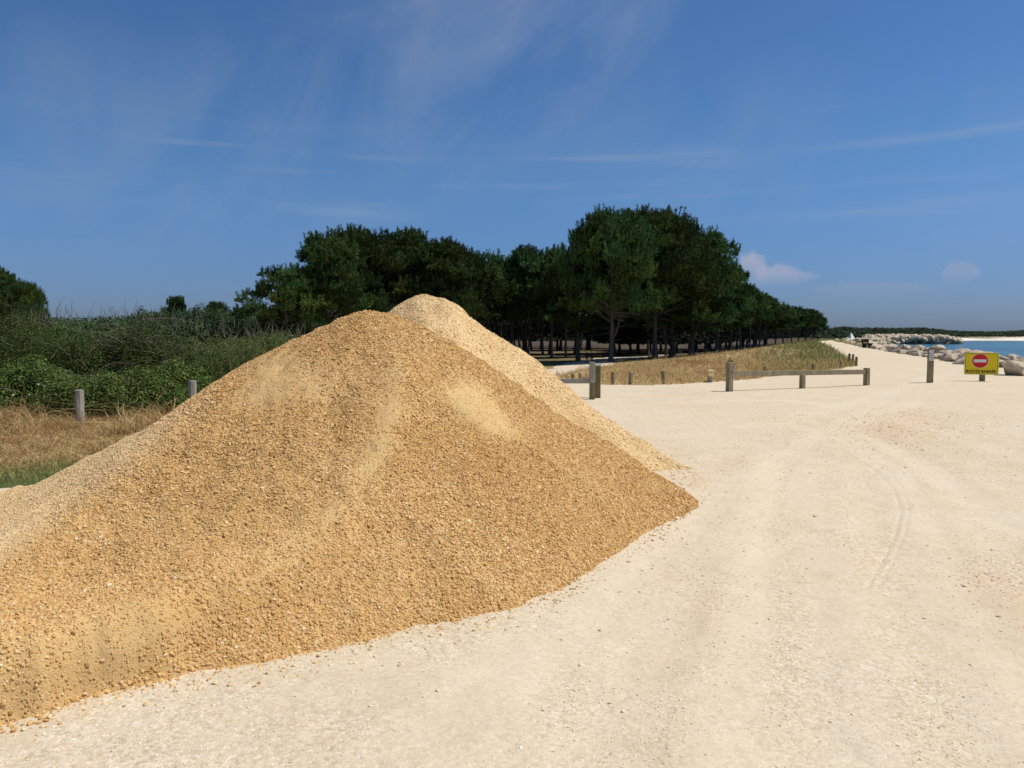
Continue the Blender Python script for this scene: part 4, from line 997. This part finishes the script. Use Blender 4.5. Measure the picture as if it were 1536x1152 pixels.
# inland bushes and low trees beyond the hedge
def clump_np(lumps, n, size, seed): return lumps_leaves(lumps, n, size, np.random.default_rng(seed))
for k, (px, y, py, hw, lab) in enumerate([(232, 120, 463, 22, 'dark round shrub tree on the skyline just right of the blackthorn'), (292, 118, 464, 30, 'dark green shrub tree under the umbrella topped pine'),
                                          (345, 112, 466, 28, 'grey green willowy shrub tree left of the feathery pine'), (385, 105, 468, 26, 'grey green shrub tree touching the left pine stand')]):
    x = xdep(px, y); z = hgt(x, y); h = ztop(py, y) - z; o = empty('shrub_tree', (x, y, z), lab, 'shrub tree'); w = hw / F * y * 1.25
    r2 = np.random.default_rng(500 + k); L = []
    for _ in range(22):
        rz_ = h * r2.uniform(.16, .3); L.append((r2.uniform(-1, 1) * w * .75, r2.uniform(-1, 1) * w * .6, h * r2.uniform(.2, .86) , w * r2.uniform(.25, .4), w * .35, rz_))
    mesh_np('crown', *lumps_leaves(L, 9000, .26, r2), M_BUSHFAR, o)
    mesh_np('trunk', *tubes_np([(np.array([[0, 0, -.1], [.1, 0, h * .4], [.3, .1, h * .75]]), np.array([.16, .11, .05]))], 6), M_BARK, o)
# understorey darkened to forest shade, and far woodland, as masses
def wood_mass(name, pts, n, size, mat, label, seed, kind='stuff'):
    r2 = np.random.default_rng(seed)
    V, Fq = lumps_leaves(pts, n, size, r2, .3, .5)
    return tag(mesh_np(name, V, Fq, mat), label, 'woodland', kind=kind)
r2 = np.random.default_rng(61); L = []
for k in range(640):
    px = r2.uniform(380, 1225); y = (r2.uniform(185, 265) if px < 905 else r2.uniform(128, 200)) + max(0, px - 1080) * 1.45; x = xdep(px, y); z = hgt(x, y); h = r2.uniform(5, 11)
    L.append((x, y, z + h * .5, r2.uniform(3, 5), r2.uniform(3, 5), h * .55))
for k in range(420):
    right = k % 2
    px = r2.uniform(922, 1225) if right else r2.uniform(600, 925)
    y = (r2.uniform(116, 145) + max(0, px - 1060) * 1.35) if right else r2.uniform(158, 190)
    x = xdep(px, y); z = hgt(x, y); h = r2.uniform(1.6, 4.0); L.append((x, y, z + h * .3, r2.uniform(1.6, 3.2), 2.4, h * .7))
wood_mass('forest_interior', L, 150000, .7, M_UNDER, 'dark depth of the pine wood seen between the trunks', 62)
L = []
for k in range(200):
    px = 690 + 235 * (k + r2.uniform(0, 1)) / 200; y = r2.uniform(205, 216); x = xdep(px, y); z = hgt(x, y); h = r2.uniform(6, 10); L.append((x, y, z + h * .35, 2.6, 2.0, h * .65))
for k in range(330):
    px = 908 + 320 * (k + r2.uniform(0, 1)) / 330; y = r2.uniform(134, 144) + max(0, px - 1060) * 1.35; x = xdep(px, y); z = hgt(x, y); h = r2.uniform(4.5, 8); L.append((x, y, z + h * .3, 2.0, 1.8, h * .7))
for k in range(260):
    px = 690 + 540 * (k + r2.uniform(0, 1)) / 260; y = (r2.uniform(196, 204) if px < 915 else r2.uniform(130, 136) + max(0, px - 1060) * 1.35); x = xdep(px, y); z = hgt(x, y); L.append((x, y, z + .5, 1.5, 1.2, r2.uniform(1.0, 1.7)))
wood_mass('forest_undergrowth', L, 230000, .75, M_UNDER, 'undergrowth coloured black as deep shade, closing the view behind the pine trunks', 66)  # dense dark leaf rows added so bright gaps read as forest shade
L = []
for k in range(520):
    px = r2.uniform(60, 430); y = r2.uniform(110, 190); x = xdep(px, y); z = hgt(x, y); h = np.clip(ztop(np.interp(px, [60, 190, 235, 300, 330, 365, 430], [474, 472, 463, 466, 461, 463, 456]), y) - z, 3, 20) * r2.uniform(.72, 1.0)
    L.append((x, y, z + h * .5, r2.uniform(3, 5), 4, h * .5))
wood_mass('inland_scrub', L, 110000, .5, M_BUSHFAR, 'low scrub beyond the hedge at the left', 63)
L = []
for k in range(1100):
    u = r2.uniform(0, 1); px = 1215 + u * 470; y0 = np.interp(px, [1215, 1290, 1340, 1430, 1500, 1560, 1700], [285, 300, 330, 402, 415, 440, 470]); y = y0 + r2.uniform(0, 1) ** 1.5 * 260
    x = xdep(px, y); z = hgt(x, y); top = ztop(np.interp(px, [1215, 1245, 1262, 1300, 1330, 1380, 1400, 1420, 1480, 1510, 1540, 1640], [495, 491, 488.5, 490, 491, 490.5, 492, 495, 496.5, 496, 494, 493]), y)
    h = max(2.0, (top - z) * (r2.uniform(.72, 1.0) if y > y0 + 60 else r2.uniform(.45, .8))); w = r2.uniform(2, 5)
    L.append((x, y, z + h * .42, w, w, h * .58))
wood_mass('far_woodland', L, 130000, .9, M_FARLEAF, 'dark woodland along the far shore of the bay', 64)

# low dark shrub right of the pale heap on the inland lawn
o = bush('broom_bush', 778, 42, ztop(532, 42), 1.1, .8, 6000, .08, M_BRAMBLE, 'low green bush beside the right flank of the pale heap', 'bush', 410)
o = bush('sapling', 1096, 34, ztop(533, 34), .22, .2, 700, .06, M_WEED, 'small green sapling standing in the dune grass behind the right barrier', 'sapling', 411)

# ------------------------------------------------------------------ boulders of the sea wall
def rock_mesh(seed):
    r2 = np.random.default_rng(seed); bm = bmesh.new(); bmesh.ops.create_icosphere(bm, subdivisions=4, radius=1.0)
    v = np.array([x.co[:] for x in bm.verts])
    for _ in range(17):
        d = r2.normal(0, 1, 3); d /= np.linalg.norm(d); h = r2.uniform(.40, .80)
        s = v @ d; v = v - np.maximum(s - h, 0)[:, None] * d
    n = fbm(v[:, 0] * 1.7 + seed, v[:, 1] * 1.7 + v[:, 2] * 1.3, seed, 4); v = v * (1 + .07 * n + .05 * fbm(v[:, 0] * 5 + v[:, 2] * 4, v[:, 1] * 5, seed + 9, 3))[:, None]
    v *= np.array([1.35, r2.uniform(.75, 1.1), r2.uniform(.55, .8)])
    for a, co in zip(bm.verts, v): a.co = co
    me = bpy.data.meshes.new('boulder'); bm.to_mesh(me); bm.free(); me.materials.append(M_ROCK)
    return me
RM = [rock_mesh(20 + k) for k in range(9)]
rk = random.Random(12)
cum = np.concatenate([[0], np.cumsum(np.hypot(*np.diff(ROCKLINE, axis=0).T))])
def along(s): return np.interp(s, cum, ROCKLINE[:, 0]), np.interp(s, cum, ROCKLINE[:, 1])
nrock = 0; s = 10.0; rest = []
while s < cum[-1]:
    size = rk.uniform(.62, 1.05) * float(np.interp(s, [30, 60, 100, 160], [.78, .70, .56, .46]))
    x, y = along(s); x2, y2 = along(s + .5); tx, ty = x2 - x, y2 - y; ln = math.hypot(tx, ty) + 1e-9; nx_, ny_ = ty / ln, -tx / ln   # seaward
    rows = [(0.55, .08), (1.7, .34), (2.9, .05), (4.2, -.6)] if s < 150 else [(0.6, .05), (2.0, .2)]
    for off, zo in rows:
        oo = off + rk.uniform(-.35, .35); j = rk.uniform(-.5, .5)
        px_, py_ = x + nx_ * oo + tx / ln * j, y + ny_ * oo + ty / ln * j
        sz = size * rk.uniform(.70, 1.15)
        zb = (hgt(x, y) if off < 3.5 else hgt(x, y) - .4) - float(np.interp(s, [40, 110, 160], [0, .22, .32]))
        e = (rk.uniform(-.45, .45), rk.uniform(-.45, .45), rk.uniform(0, 6.28)); loc = (px_, py_, zb + zo * size + sz * .05 - .05)
        scl = (sz * rk.uniform(.8, 1.1), sz * rk.uniform(.8, 1.1), sz * rk.uniform(.75, 1.05))
        if nrock < 290:
            o = bpy.data.objects.new('boulder', RM[nrock % 9]); COL.objects.link(o)
            o.location = loc; o.rotation_euler = e; o.scale = scl
            tag(o, 'pale angular boulder of the sea wall between the coastal path and the water', 'boulder', 'boulders of the sea wall'); nrock += 1
        else: rest.append((loc, e, scl))
    s += 1.15 if s < 150 else 2.0
# special: the largest boulder right of the sign
p = at_depth(1521, 545, 30.0)
o = bpy.data.objects.new('boulder', RM[4]); COL.objects.link(o); o.location = (p[0], 30.0, .30); o.rotation_euler = (.2, .1, 1.0); o.scale = (.74, .7, .78)
tag(o, 'largest grey boulder just right of the yellow sign', 'boulder', 'boulders of the sea wall')
# farther rocks and the groyne read as one mass
low = bmesh.new(); bmesh.ops.create_icosphere(low, subdivisions=2, radius=1.0)
lv = np.array([v.co[:] for v in low.verts]); lf = np.array([[v.index for v in f.verts] for f in low.faces]); low.free()
gv, gf, off = [], [], 0; r3 = np.random.default_rng(5)
def add_rock(loc, scl):
    global off
    v = lv * r3.uniform(.72, 1.12, (len(lv), 1)); q = Quaternion(Vector(r3.normal(0, 1, 3)).normalized(), r3.uniform(0, 6.28)).to_matrix()
    gv.append((v * np.array(scl)) @ np.array(q).T + np.array(loc)); gf.append(lf + off); off += len(lv)
for loc, e, scl in rest: add_rock(loc, scl)
for k in range(420):
    px = r3.uniform(1285, 1350); y = r3.uniform(222, 290); x = xdep(px, y); zz_ = hgt(x, y)
    if zz_ > -2.2: sz = r3.uniform(.7, 1.4); add_rock((x, y, zz_ + .15), (sz, sz * .8, sz * .6))
for k in range(1200):
    u = r3.uniform(0, 1); px = 1300 + 142 * u; y = 268 + r3.normal(0, 2.6) + 6 * u
    x = xdep(px, y); top = np.interp(px, [1300, 1330, 1420, 1442], [.25, .45, .25, -1.4])
    sz = r3.uniform(.7, 1.5); add_rock((x, y, r3.uniform(-2.0, top) if r3.uniform() < .6 else top - .2), (sz, sz * .8, sz * .7))
tag(mesh_np('riprap', np.concatenate(gv), np.concatenate(gf), M_ROCK), 'distant rocks of the sea wall and its groyne reaching into the bay', 'rocks', kind='stuff')

# ------------------------------------------------------------------ posts, barriers and signs
def basept(px, py): q = on_plane(px, py, 0.0); z = hgt(q[0], q[1]); q = on_plane(px, py, z); return q[0], q[1], hgt(q[0], q[1])
def rotz(a): return Matrix.Rotation(a, 4, 'Z')
# right barrier: post, post, post and one rail
xl, yl, zl = basept(1094, 587); xr, yr, zr = basept(1299.5, 578)
bar = empty('wooden_barrier', (xl, yl, zl), 'weathered wooden barrier with long rail and three posts at the mouth of the path', 'barrier')
dx, dy, dz = xr - xl, yr - yl, zr - zl; ang = math.atan2(dy, dx); Lb = math.hypot(dx, dy)
bar.rotation_euler = (0, 0, ang)
MB().box((0, 0, .215), (.155, .15, .53), bev=.012).box((0, 0, .615), (.165, .16, .52 - .10), bev=.012).jitter(.003, 1).build('post', M_POST, bar)
MB().box((0, -.004, .455), (.150, .150, .06)).build('slot', M_DARK, bar)
MB().box((Lb, .0, .245 + dz), (.145, .145, .62), bev=.012).jitter(.003, 2).build('post', M_POST, bar)
MB().box((Lb * .505, .0, .155 + dz * .5), (.135, .135, .50), bev=.012).jitter(.003, 3).build('post', M_POST, bar)
zq0, zq1 = .50, .43 + dz
MB().box((Lb / 2, -.01 + .02, (zq0 + zq1) / 2), (Lb - .12, .10, .15), rot=Matrix.Rotation(-math.atan2(zq1 - zq0, Lb), 4, 'Y'), bev=.012).jitter(.002, 4).build('rail', M_POST, bar)
MB().cyl((0.02, -.085, .56), (.02, -.10, .56), .018).build('bolt', M_DARK, bar)
# left swing barrier: hinged post with rail running behind the heap
x1, y1, z1 = basept(888, 599)
gate = empty('swing_barrier', (x1, y1, z1), 'grey swing barrier post with rail running behind the heap', 'barrier')
MB().box((0, 0, .185), (.125, .125, .47), bev=.01).jitter(.003, 5).build('post', M_POST_MOSS, gate)
MB().box((0, -.004, .675), (.137, .135, .51), bev=.012).jitter(.003, 6).build('upright', M_POST_GREY, gate)
MB().box((-2.15, .02, .455), (4.2, .09, .115), bev=.01).jitter(.002, 7).build('rail', M_POST_GREY, gate)
MB().box((-4.2, .02, .25), (.13, .13, .65), bev=.01).build('post', M_POST_GREY, gate)
MB().cyl((-.02, -.071, .47), (-.02, -.090, .47), .022).cyl((.02, -.071, .455), (.02, -.084, .455), .013).build('bolt', M_BOLT, gate)
x2, y2, z2 = basept(896.3, 597)
thick = empty('gate_post', (x2, y2, z2), 'thick mossy post with pale weathered top beside the grey barrier post', 'post')
MB().box((0, .03, .36), (.15, .15, .92), bev=.014).jitter(.004, 8).build('shaft', M_POST_MOSS, thick)
MB().box((.005, .03, .845), (.165, .16, .05), bev=.012).jitter(.003, 9).build('cap', M_PLASTER, thick)
# short bollards along the dune edge
BOL = [(859.5, 560, 571, 'thin short wooden bollard at the inland track, leftmost of the row'), (870.5, 559.5, 571.5, 'thin short wooden bollard just left of the grey barrier post'),
       (919, 557.5, 577, 'short round bollard at the dune edge, first right of the mossy post'), (945, 557.5, 576.5, 'short round bollard at the dune edge, second right of the mossy post'),
       (995, 556.5, 576, 'short round bollard midway along the dry grass edge left of the cream box'), (1147, 549, 563, 'short round bollard in the grass behind the barrier rail'),
       (1219, 545, 556, 'short dark bollard half hidden in green plants behind the barrier'), (1261.5, 542, 551, 'short dark bollard deepest in the green plants near the path'),
       (1273.8, 530, 546, 'bollard at the path edge, farthest left of the trio'), (1279.4, 531, 547, 'bollard at the path edge in the middle of the trio'), (1284.3, 535, 549, 'bollard at the path edge nearest of the trio')]
for k, (px, pt, pb, lab) in enumerate(BOL):
    x, y, z = basept(px, pb); h = ztop(pt, y) - z
    w = .062 if k > 1 else .05
    m = MB().cyl((0, 0, -.15), (0, 0, h - .03), w * 1.04, w, 12).cyl((0, 0, h - .03), (0, 0, h), w, w * .72, 12).jitter(.004, 20 + k)
    o = m.build('bollard', M_POST if k % 2 else M_POST_MOSS); o.location = (x, y, z); o.rotation_euler = (R(prng.uniform(-2, 2)), R(prng.uniform(-3, 3)), 0)
    tag(o, lab, 'bollard', 'bollards along the dune edge')
# split stump with cream box
x, y, z = basept(1065, 573.5); h = ztop(563, y) - z
st_ = empty('marker_stump', (x, y, z), 'dark split wooden stump carrying a cream yellow box at the grass edge', 'marker post')
MB().box((-.05, 0, h / 2 - .05), (.07, .10, h + .1), rot=Matrix.Rotation(R(6), 4, 'Y'), bev=.01).box((.035, .01, h / 2 - .05), (.075, .09, h + .1), rot=Matrix.Rotation(R(-7), 4, 'Y'), bev=.01).jitter(.006, 31).build('stump', M_POST_FENCE, st_)
MB().box((.015, -.02, h + .08), (.185, .19, .20), bev=.012).build('box', M_CREAM, st_)
MB().box((.015, -.117, h + .11), (.14, .008, .014)).build('slot', M_DARK, st_)
# waymark post
x, y, z = basept(1394.6, 574)
wp = empty('waymark_post', (x, y, z), 'square wooden waymark post with three white plaques', 'waymark post', rz=R(-17))
hW = ztop(522, y) - z
MB().box((0, 0, hW / 2 - .1), (.17, .17, hW + .2 - .04), bev=.01).jitter(.003, 41).build('shaft', M_POST, wp)
MB().poly([(-.085, -.085, hW - .02), (.085, -.085, hW - .02), (.0, -.085, hW + .03)], Vector((0, .17, 0))).build('cap', M_POST, wp)
for k in range(3):
    zc = hW - .11 - k * .125
    pl = MB().box((.008, -.089, zc), (.125, .010, .105), bev=.003).build('plaque', M_WHITE, wp)
    g = MB()
    if k == 0: g.box((.008, -.0955, zc - .005), (.014, .004, .05)).cyl((.008, -.094, zc + .03), (.008, -.0975, zc + .03), .011)
    elif k == 1: g.cyl((-.018, -.094, zc - .012), (-.018, -.0975, zc - .012), .016).cyl((.034, -.094, zc - .012), (.034, -.0975, zc - .012), .016).box((.008, -.0955, zc + .006), (.055, .004, .009), rot=Matrix.Rotation(R(15), 4, 'Y'))
    else: g.box((.002, -.0955, zc), (.05, .004, .022)).poly([(.025, -.0935, zc + .024), (.025, -.0935, zc - .024), (.052, -.0935, zc)], Vector((0, -.004, 0)))
    g.build('symbol', M_BLACK, pl)
# road closed sign
x, y, z = basept(1473, 571.5); yb = y - .10
sg = empty('road_closed_sign', (x, y, z), 'yellow ROUTE BARRÉE sign with red no entry disc on short wooden post', 'sign', rz=R(-24))
zt, zbot = ztop(529, yb) - z, ztop(562, yb) - z; hS = zt - zbot; wS = 51.5 / F * yb * .865; cS = (at_depth(1474.6, 545, yb)[0]) - x; zc = (zt + zbot) / 2
def rrect(w, h, r, y0, cx, cz, n=6):
    pts = []
    for (sx, sz, a0) in ((1, 1, 0), (-1, 1, 90), (-1, -1, 180), (1, -1, 270)):
        for k in range(n + 1):
            a = R(a0 + 90 * k / n); pts.append((cx + sx * (w / 2 - r) + r * math.cos(a), y0, cz + sz * (h / 2 - r) + r * math.sin(a)))
    return pts
MB().box((0, 0, .42), (.17, .10, 1.05), bev=.01).jitter(.003, 44).build('post', M_POST, sg)
bd = MB().poly(rrect(wS, hS, .06, -.075, cS, zc), Vector((0, -.025, 0))).build('board', M_YELPALE, sg)
MB().poly(rrect(wS - .055, hS - .055, .045, -.1005, cS, zc), Vector((0, -.003, 0))).build('border', M_BLACK, bd)
MB().poly(rrect(wS - .080, hS - .080, .036, -.104, cS, zc), Vector((0, -.003, 0))).build('panel', M_YEL, bd)
rD = hS * .315; zD = zc + hS * .125
MB().cyl((cS - .045, -.106, zD), (cS - .045, -.1095, zD), rD * 1.07, seg=48).build('disc_rim', M_CREAM, bd)
MB().cyl((cS - .045, -.108, zD), (cS - .045, -.1125, zD), rD, seg=48).build('disc', M_RED, bd)
MB().box((cS - .045, -.1135, zD), (rD * 1.58, .004, rD * .42), bev=.001).build('bar', M_WHITE, bd)
cu = bpy.data.curves.new('lettering', 'FONT'); cu.body = 'ROUTE BARRÉE'; cu.size = 1.0; cu.align_x = 'CENTER'; cu.extrude = .02; cu.offset = .040; cu.resolution_u = 4; cu.space_character = 1.06
to = bpy.data.objects.new('lettering_src', cu); COL.objects.link(to); bpy.context.view_layer.update()
dg = bpy.context.evaluated_depsgraph_get(); tm = bpy.data.meshes.new_from_object(to.evaluated_get(dg)); bpy.data.objects.remove(to); bpy.data.curves.remove(cu)
vv = np.array([v.co[:] for v in tm.vertices]); w0 = vv[:, 0].max() - vv[:, 0].min(); h0 = .72
sx = (wS * .86) / w0; sz = (hS * .115) / h0; cx0 = (vv[:, 0].max() + vv[:, 0].min()) / 2
for v in tm.vertices: v.co = ((v.co.x - cx0) * sx + cS - .005, -.1085 - v.co.z * .05, v.co.y * sz + zc - hS * .405)
tm.materials.clear(); tm.materials.append(M_BLACK); tm.name = 'lettering'
lo = bpy.data.objects.new('lettering', tm); COL.objects.link(lo); lo.parent = bd

# wire fence at the left
xa, ya, za = basept(120.5, 640); xb = xdep(289, 14.6, 600); yb2 = 14.6; zb = hgt(xb, yb2)
fe = empty('wire_fence', (xa, ya, za), 'old wire fence with silvery round posts along the hedge', 'fence')
def fpost(x, y, z, h, seed):
    m = MB().cyl((x, y, z - .2), (x, y, z + h * .55), .078, .074, 12).cyl((x, y, z + h * .55), (x + .006, y, z + h), .074, .068, 12).jitter(.006, seed); return m.build('post', M_POST_FENCE, fe)
hA = ztop(585, ya) - za; hB = ztop(571, yb2) - zb
fpost(0, 0, 0, hA, 51); fpost(xb - xa, yb2 - ya, zb - za, hB, 52)
ddx, ddy = xb - xa, yb2 - ya
fpost(-ddx, -ddy, hgt(xa - ddx, ya - ddy) - za, hA, 53)
for hh in (.42, .62):
    pts = [np.array([-ddx, -ddy, hh])]
    for k in range(1, 25): u = k / 12; pts.append(np.array([-ddx + ddx * u, -ddy + ddy * u, hh - .05 * math.sin(math.pi * (u % 1)) + (zb - za) * max(0, u - 1)]))
    mesh_np('wire', *tubes_np([(np.array(pts), np.full(len(pts), .0014))], 5), M_TWIG, fe)

# bench, tent, house and boards far along the path
x, y, z = basept(1301, 521.5); bn = empty('bench', (x, y, z), 'dark wooden bench beside the coastal path facing the sea', 'bench', rz=R(-90))
MB().box((0, 0, .43), (1.5, .42, .06), bev=.01).build('seat', M_BENCH, bn)
MB().box((0, -.24, .68), (1.5, .06, .34), rot=Matrix.Rotation(R(-10), 4, 'X'), bev=.01).build('backrest', M_BENCH, bn)
for sx in (-.6, .6): MB().box((sx, -.02, .19), (.10, .40, .44), bev=.01).box((sx, -.235, .55), (.09, .07, .32)).build('leg', M_BENCH, bn)
yT = 235; x = xdep(1276.5, yT); z = hgt(x, yT); zb_ = z
tn = empty('white_tent', (x, yT, z), 'small white pointed tent beyond the rocks', 'tent', rz=R(22))
hT = ztop(498.6, yT) - z; wT = 16.5 / F * yT * .80
MB().poly([(-wT / 2, -wT / 2, 0), (wT / 2, -wT / 2, 0), (wT / 2, wT / 2, 0), (-wT / 2, wT / 2, 0)]).build('groundsheet', M_TENT, tn)
m = MB(); b4 = [(-wT / 2, -wT / 2, .01), (wT / 2, -wT / 2, .01), (wT / 2, wT / 2, .01), (-wT / 2, wT / 2, .01)]
for k in range(4): m.poly([b4[k], b4[(k + 1) % 4], (0, 0, hT)])
m.build('canvas', M_TENT, tn)
MB().poly([(.10, -wT / 2 - .02 + .18, .02 + .1), (.42, -wT / 2 - .02 + .18, .12), (.25, -wT / 2 + .42, .75)]).build('opening', M_DARK, tn)
yH = 300; x = xdep(1320.5, yH); z = hgt(x, yH); z = max(z, -1.0); hs = empty('beach_house', (x, yH, z), 'low house with pinkish hipped roof beyond the rocks', 'house')
wH = 20 / F * yH; zt_ = ztop(502.6, yH) - z; ze = ztop(506.2, yH) - z
MB().box((0, 0, ze / 2 - 1), (wH * .92, 4, ze + 2)).build('wall', M_PLASTER, hs)
m = MB(); a = wH / 2; e4 = [(-a, -2.4, ze), (a, -2.4, ze), (a, 2.4, ze), (-a, 2.4, ze)]; r0, r1 = (-a * .62, 0, zt_), (a * .62, 0, zt_)
m.poly([e4[0], e4[1], r1, r0]); m.poly([e4[1], e4[2], r1]); m.poly([e4[2], e4[3], r0, r1]); m.poly([e4[3], e4[0], r0]); m.build('roof', M_ROOF, hs)
for px, lab, wd in ((1294, 'small white board on a post left of the pinkish roofed house', 1.9), (1302.3, 'rounded white board on a post nearest the pinkish roofed house', 2.1)):
    yB = 250; x = xdep(px, yB); z = hgt(x, yB); t_ = ztop(502.8, yB) - z
    o = empty('notice_board', (x, yB, z), lab, 'notice board')
    MB().box((0, 0, t_ - .25), (.45, .08, .55), bev=.03).build('panel', M_WHITE, o); MB().box((0, .07, t_ / 2 - .3), (.10, .06, t_ + .3)).build('post', M_POST, o)

# ------------------------------------------------------------------ walkers
M_SKIN = paint_mat('skin', (0.42, 0.25, 0.17), .6, .3, 0); M_JACKET = paint_mat('dark_jacket', (0.016, 0.015, 0.018), .8, .2, 0); M_JEANS = paint_mat('blue_jeans', (0.075, 0.10, 0.16), .8, .2, 0)
M_MAROON = paint_mat('dark_maroon_coat', (0.035, 0.014, 0.018), .8, .2, 0); M_TROUSERS = paint_mat('dark_trousers', (0.03, 0.03, 0.035), .8, .2, 0); M_HAIR = paint_mat('dark_hair', (0.02, 0.014, 0.010), .6, .3, 0)
def person(px, y, head_py, rz, top_m, leg_m, label, stride):
    x = xdep(px, y); z = hgt(x, y); o = empty('person', (x, y, z), label, 'person', rz=rz)
    J, E, Rd = [], [], []
    def add(p, r, par=None):
        J.append(p); Rd.append(r)
        if par is not None: E.append((par, len(J) - 1))
        return len(J) - 1
    pel = add((0, 0, .95), .145); w_ = add((0, 0, 1.10), .135, pel); ch = add((0, .005, 1.30), .155, w_); nk = add((0, .01, 1.46), .075, ch); n2 = add((0, .02, 1.53), .058, nk)
    h1 = add((0, .03, 1.60), .085, n2); h2 = add((0, .03, 1.68), .092, h1); h3 = add((0, .025, 1.745), .06, h2)
    for sd_ in (-1, 1):
        st_ = stride * sd_
        hip = add((.095 * sd_, 0, .88), .095, pel); kn = add((.10 * sd_, .5 * st_ + .03, .48), .062, hip); an = add((.10 * sd_, st_, .09), .042, kn); add((.11 * sd_, st_ + .17, .035), .034, an)
        sh = add((.185 * sd_, 0, 1.41), .062, ch); el = add((.235 * sd_, -.45 * st_ - .02, 1.12), .044, sh); wr = add((.245 * sd_, -.9 * st_ + .06, .88), .028, el); pm = add((.245 * sd_, -.9 * st_ + .08, .81), .034, wr)
        for f, (dy, ln) in enumerate(((-.028, .07), (-.010, .085), (.010, .08), (.028, .06))):
            a = add((.242 * sd_, -.9 * st_ + .08 + dy, .765), .0095, pm); add((.232 * sd_, -.9 * st_ + .088 + dy, .765 - ln * .8), .008, a)
        a = add((.236 * sd_, -.9 * st_ + .13, .80), .010, pm); add((.228 * sd_, -.9 * st_ + .145, .755), .009, a)
    me = bpy.data.meshes.new('body'); me.from_pydata(J, E, []); b_ = bpy.data.objects.new('body', me); COL.objects.link(b_)
    md = b_.modifiers.new('skin', 'SKIN'); md.use_smooth_shade = True
    for sv, r in zip(me.skin_vertices[0].data, Rd): sv.radius = (r, r)
    me.skin_vertices[0].data[0].use_root = True
    b_.modifiers.new('sub', 'SUBSURF').levels = 1
    bpy.context.view_layer.update(); dg = bpy.context.evaluated_depsgraph_get()
    nm = bpy.data.meshes.new_from_object(b_.evaluated_get(dg)); bpy.data.objects.remove(b_)
    nm.name = 'body'; nm.materials.clear()
    for m_ in (M_SKIN, top_m, leg_m, M_TROUSERS): nm.materials.append(m_)
    for p_ in nm.polygons:
        c_ = p_.center
        hand = abs(c_.x) > .19 and c_.z < .87
        p_.material_index = 3 if c_.z < .085 else 0 if hand or c_.z > 1.50 else (1 if c_.z > .90 or abs(c_.x) > .205 else 2)
        p_.use_smooth = True
    bo = bpy.data.objects.new('body', nm); COL.objects.link(bo); bo.parent = o
    hb = bmesh.new(); bmesh.ops.create_uvsphere(hb, u_segments=20, v_segments=12, radius=.108, matrix=Matrix.Translation((0, .012, 1.69)) @ Matrix.Diagonal((.92, 1.06, 1.05, 1)))
    bmesh.ops.delete(hb, geom=[v for v in hb.verts if v.co.z < 1.66 and v.co.y > .0], context='VERTS')
    hm = bpy.data.meshes.new('hair'); hb.to_mesh(hm); hb.free(); hm.materials.append(M_HAIR); ho = bpy.data.objects.new('hair', hm); COL.objects.link(ho); ho.parent = o
    s_ = (ztop(head_py, y) - z) / 1.79; o.scale = (s_, s_, s_)
    fm = MB()
    for sx in (-.032, .032): fm.cyl((sx, .112, 1.675), (sx, .120, 1.675), .010, seg=8)
    fm.build('eyes', M_HAIR, bo); MB().cyl((0, .112, 1.655), (0, .138, 1.635), .008, .016, 8).build('nose', M_SKIN, bo); MB().box((0, .116, 1.602), (.045, .012, .010)).build('mouth', M_MAROON, bo)
    return o
person(880.3, 86, 527, R(170), M_JACKET, M_JEANS, 'walker in black top and blue jeans on the inland track, left of the pair', .16)
person(887.8, 84, 526.3, R(185), M_MAROON, M_TROUSERS, 'walker in dark maroon coat right of the pair, seen above the barrier post', .14)
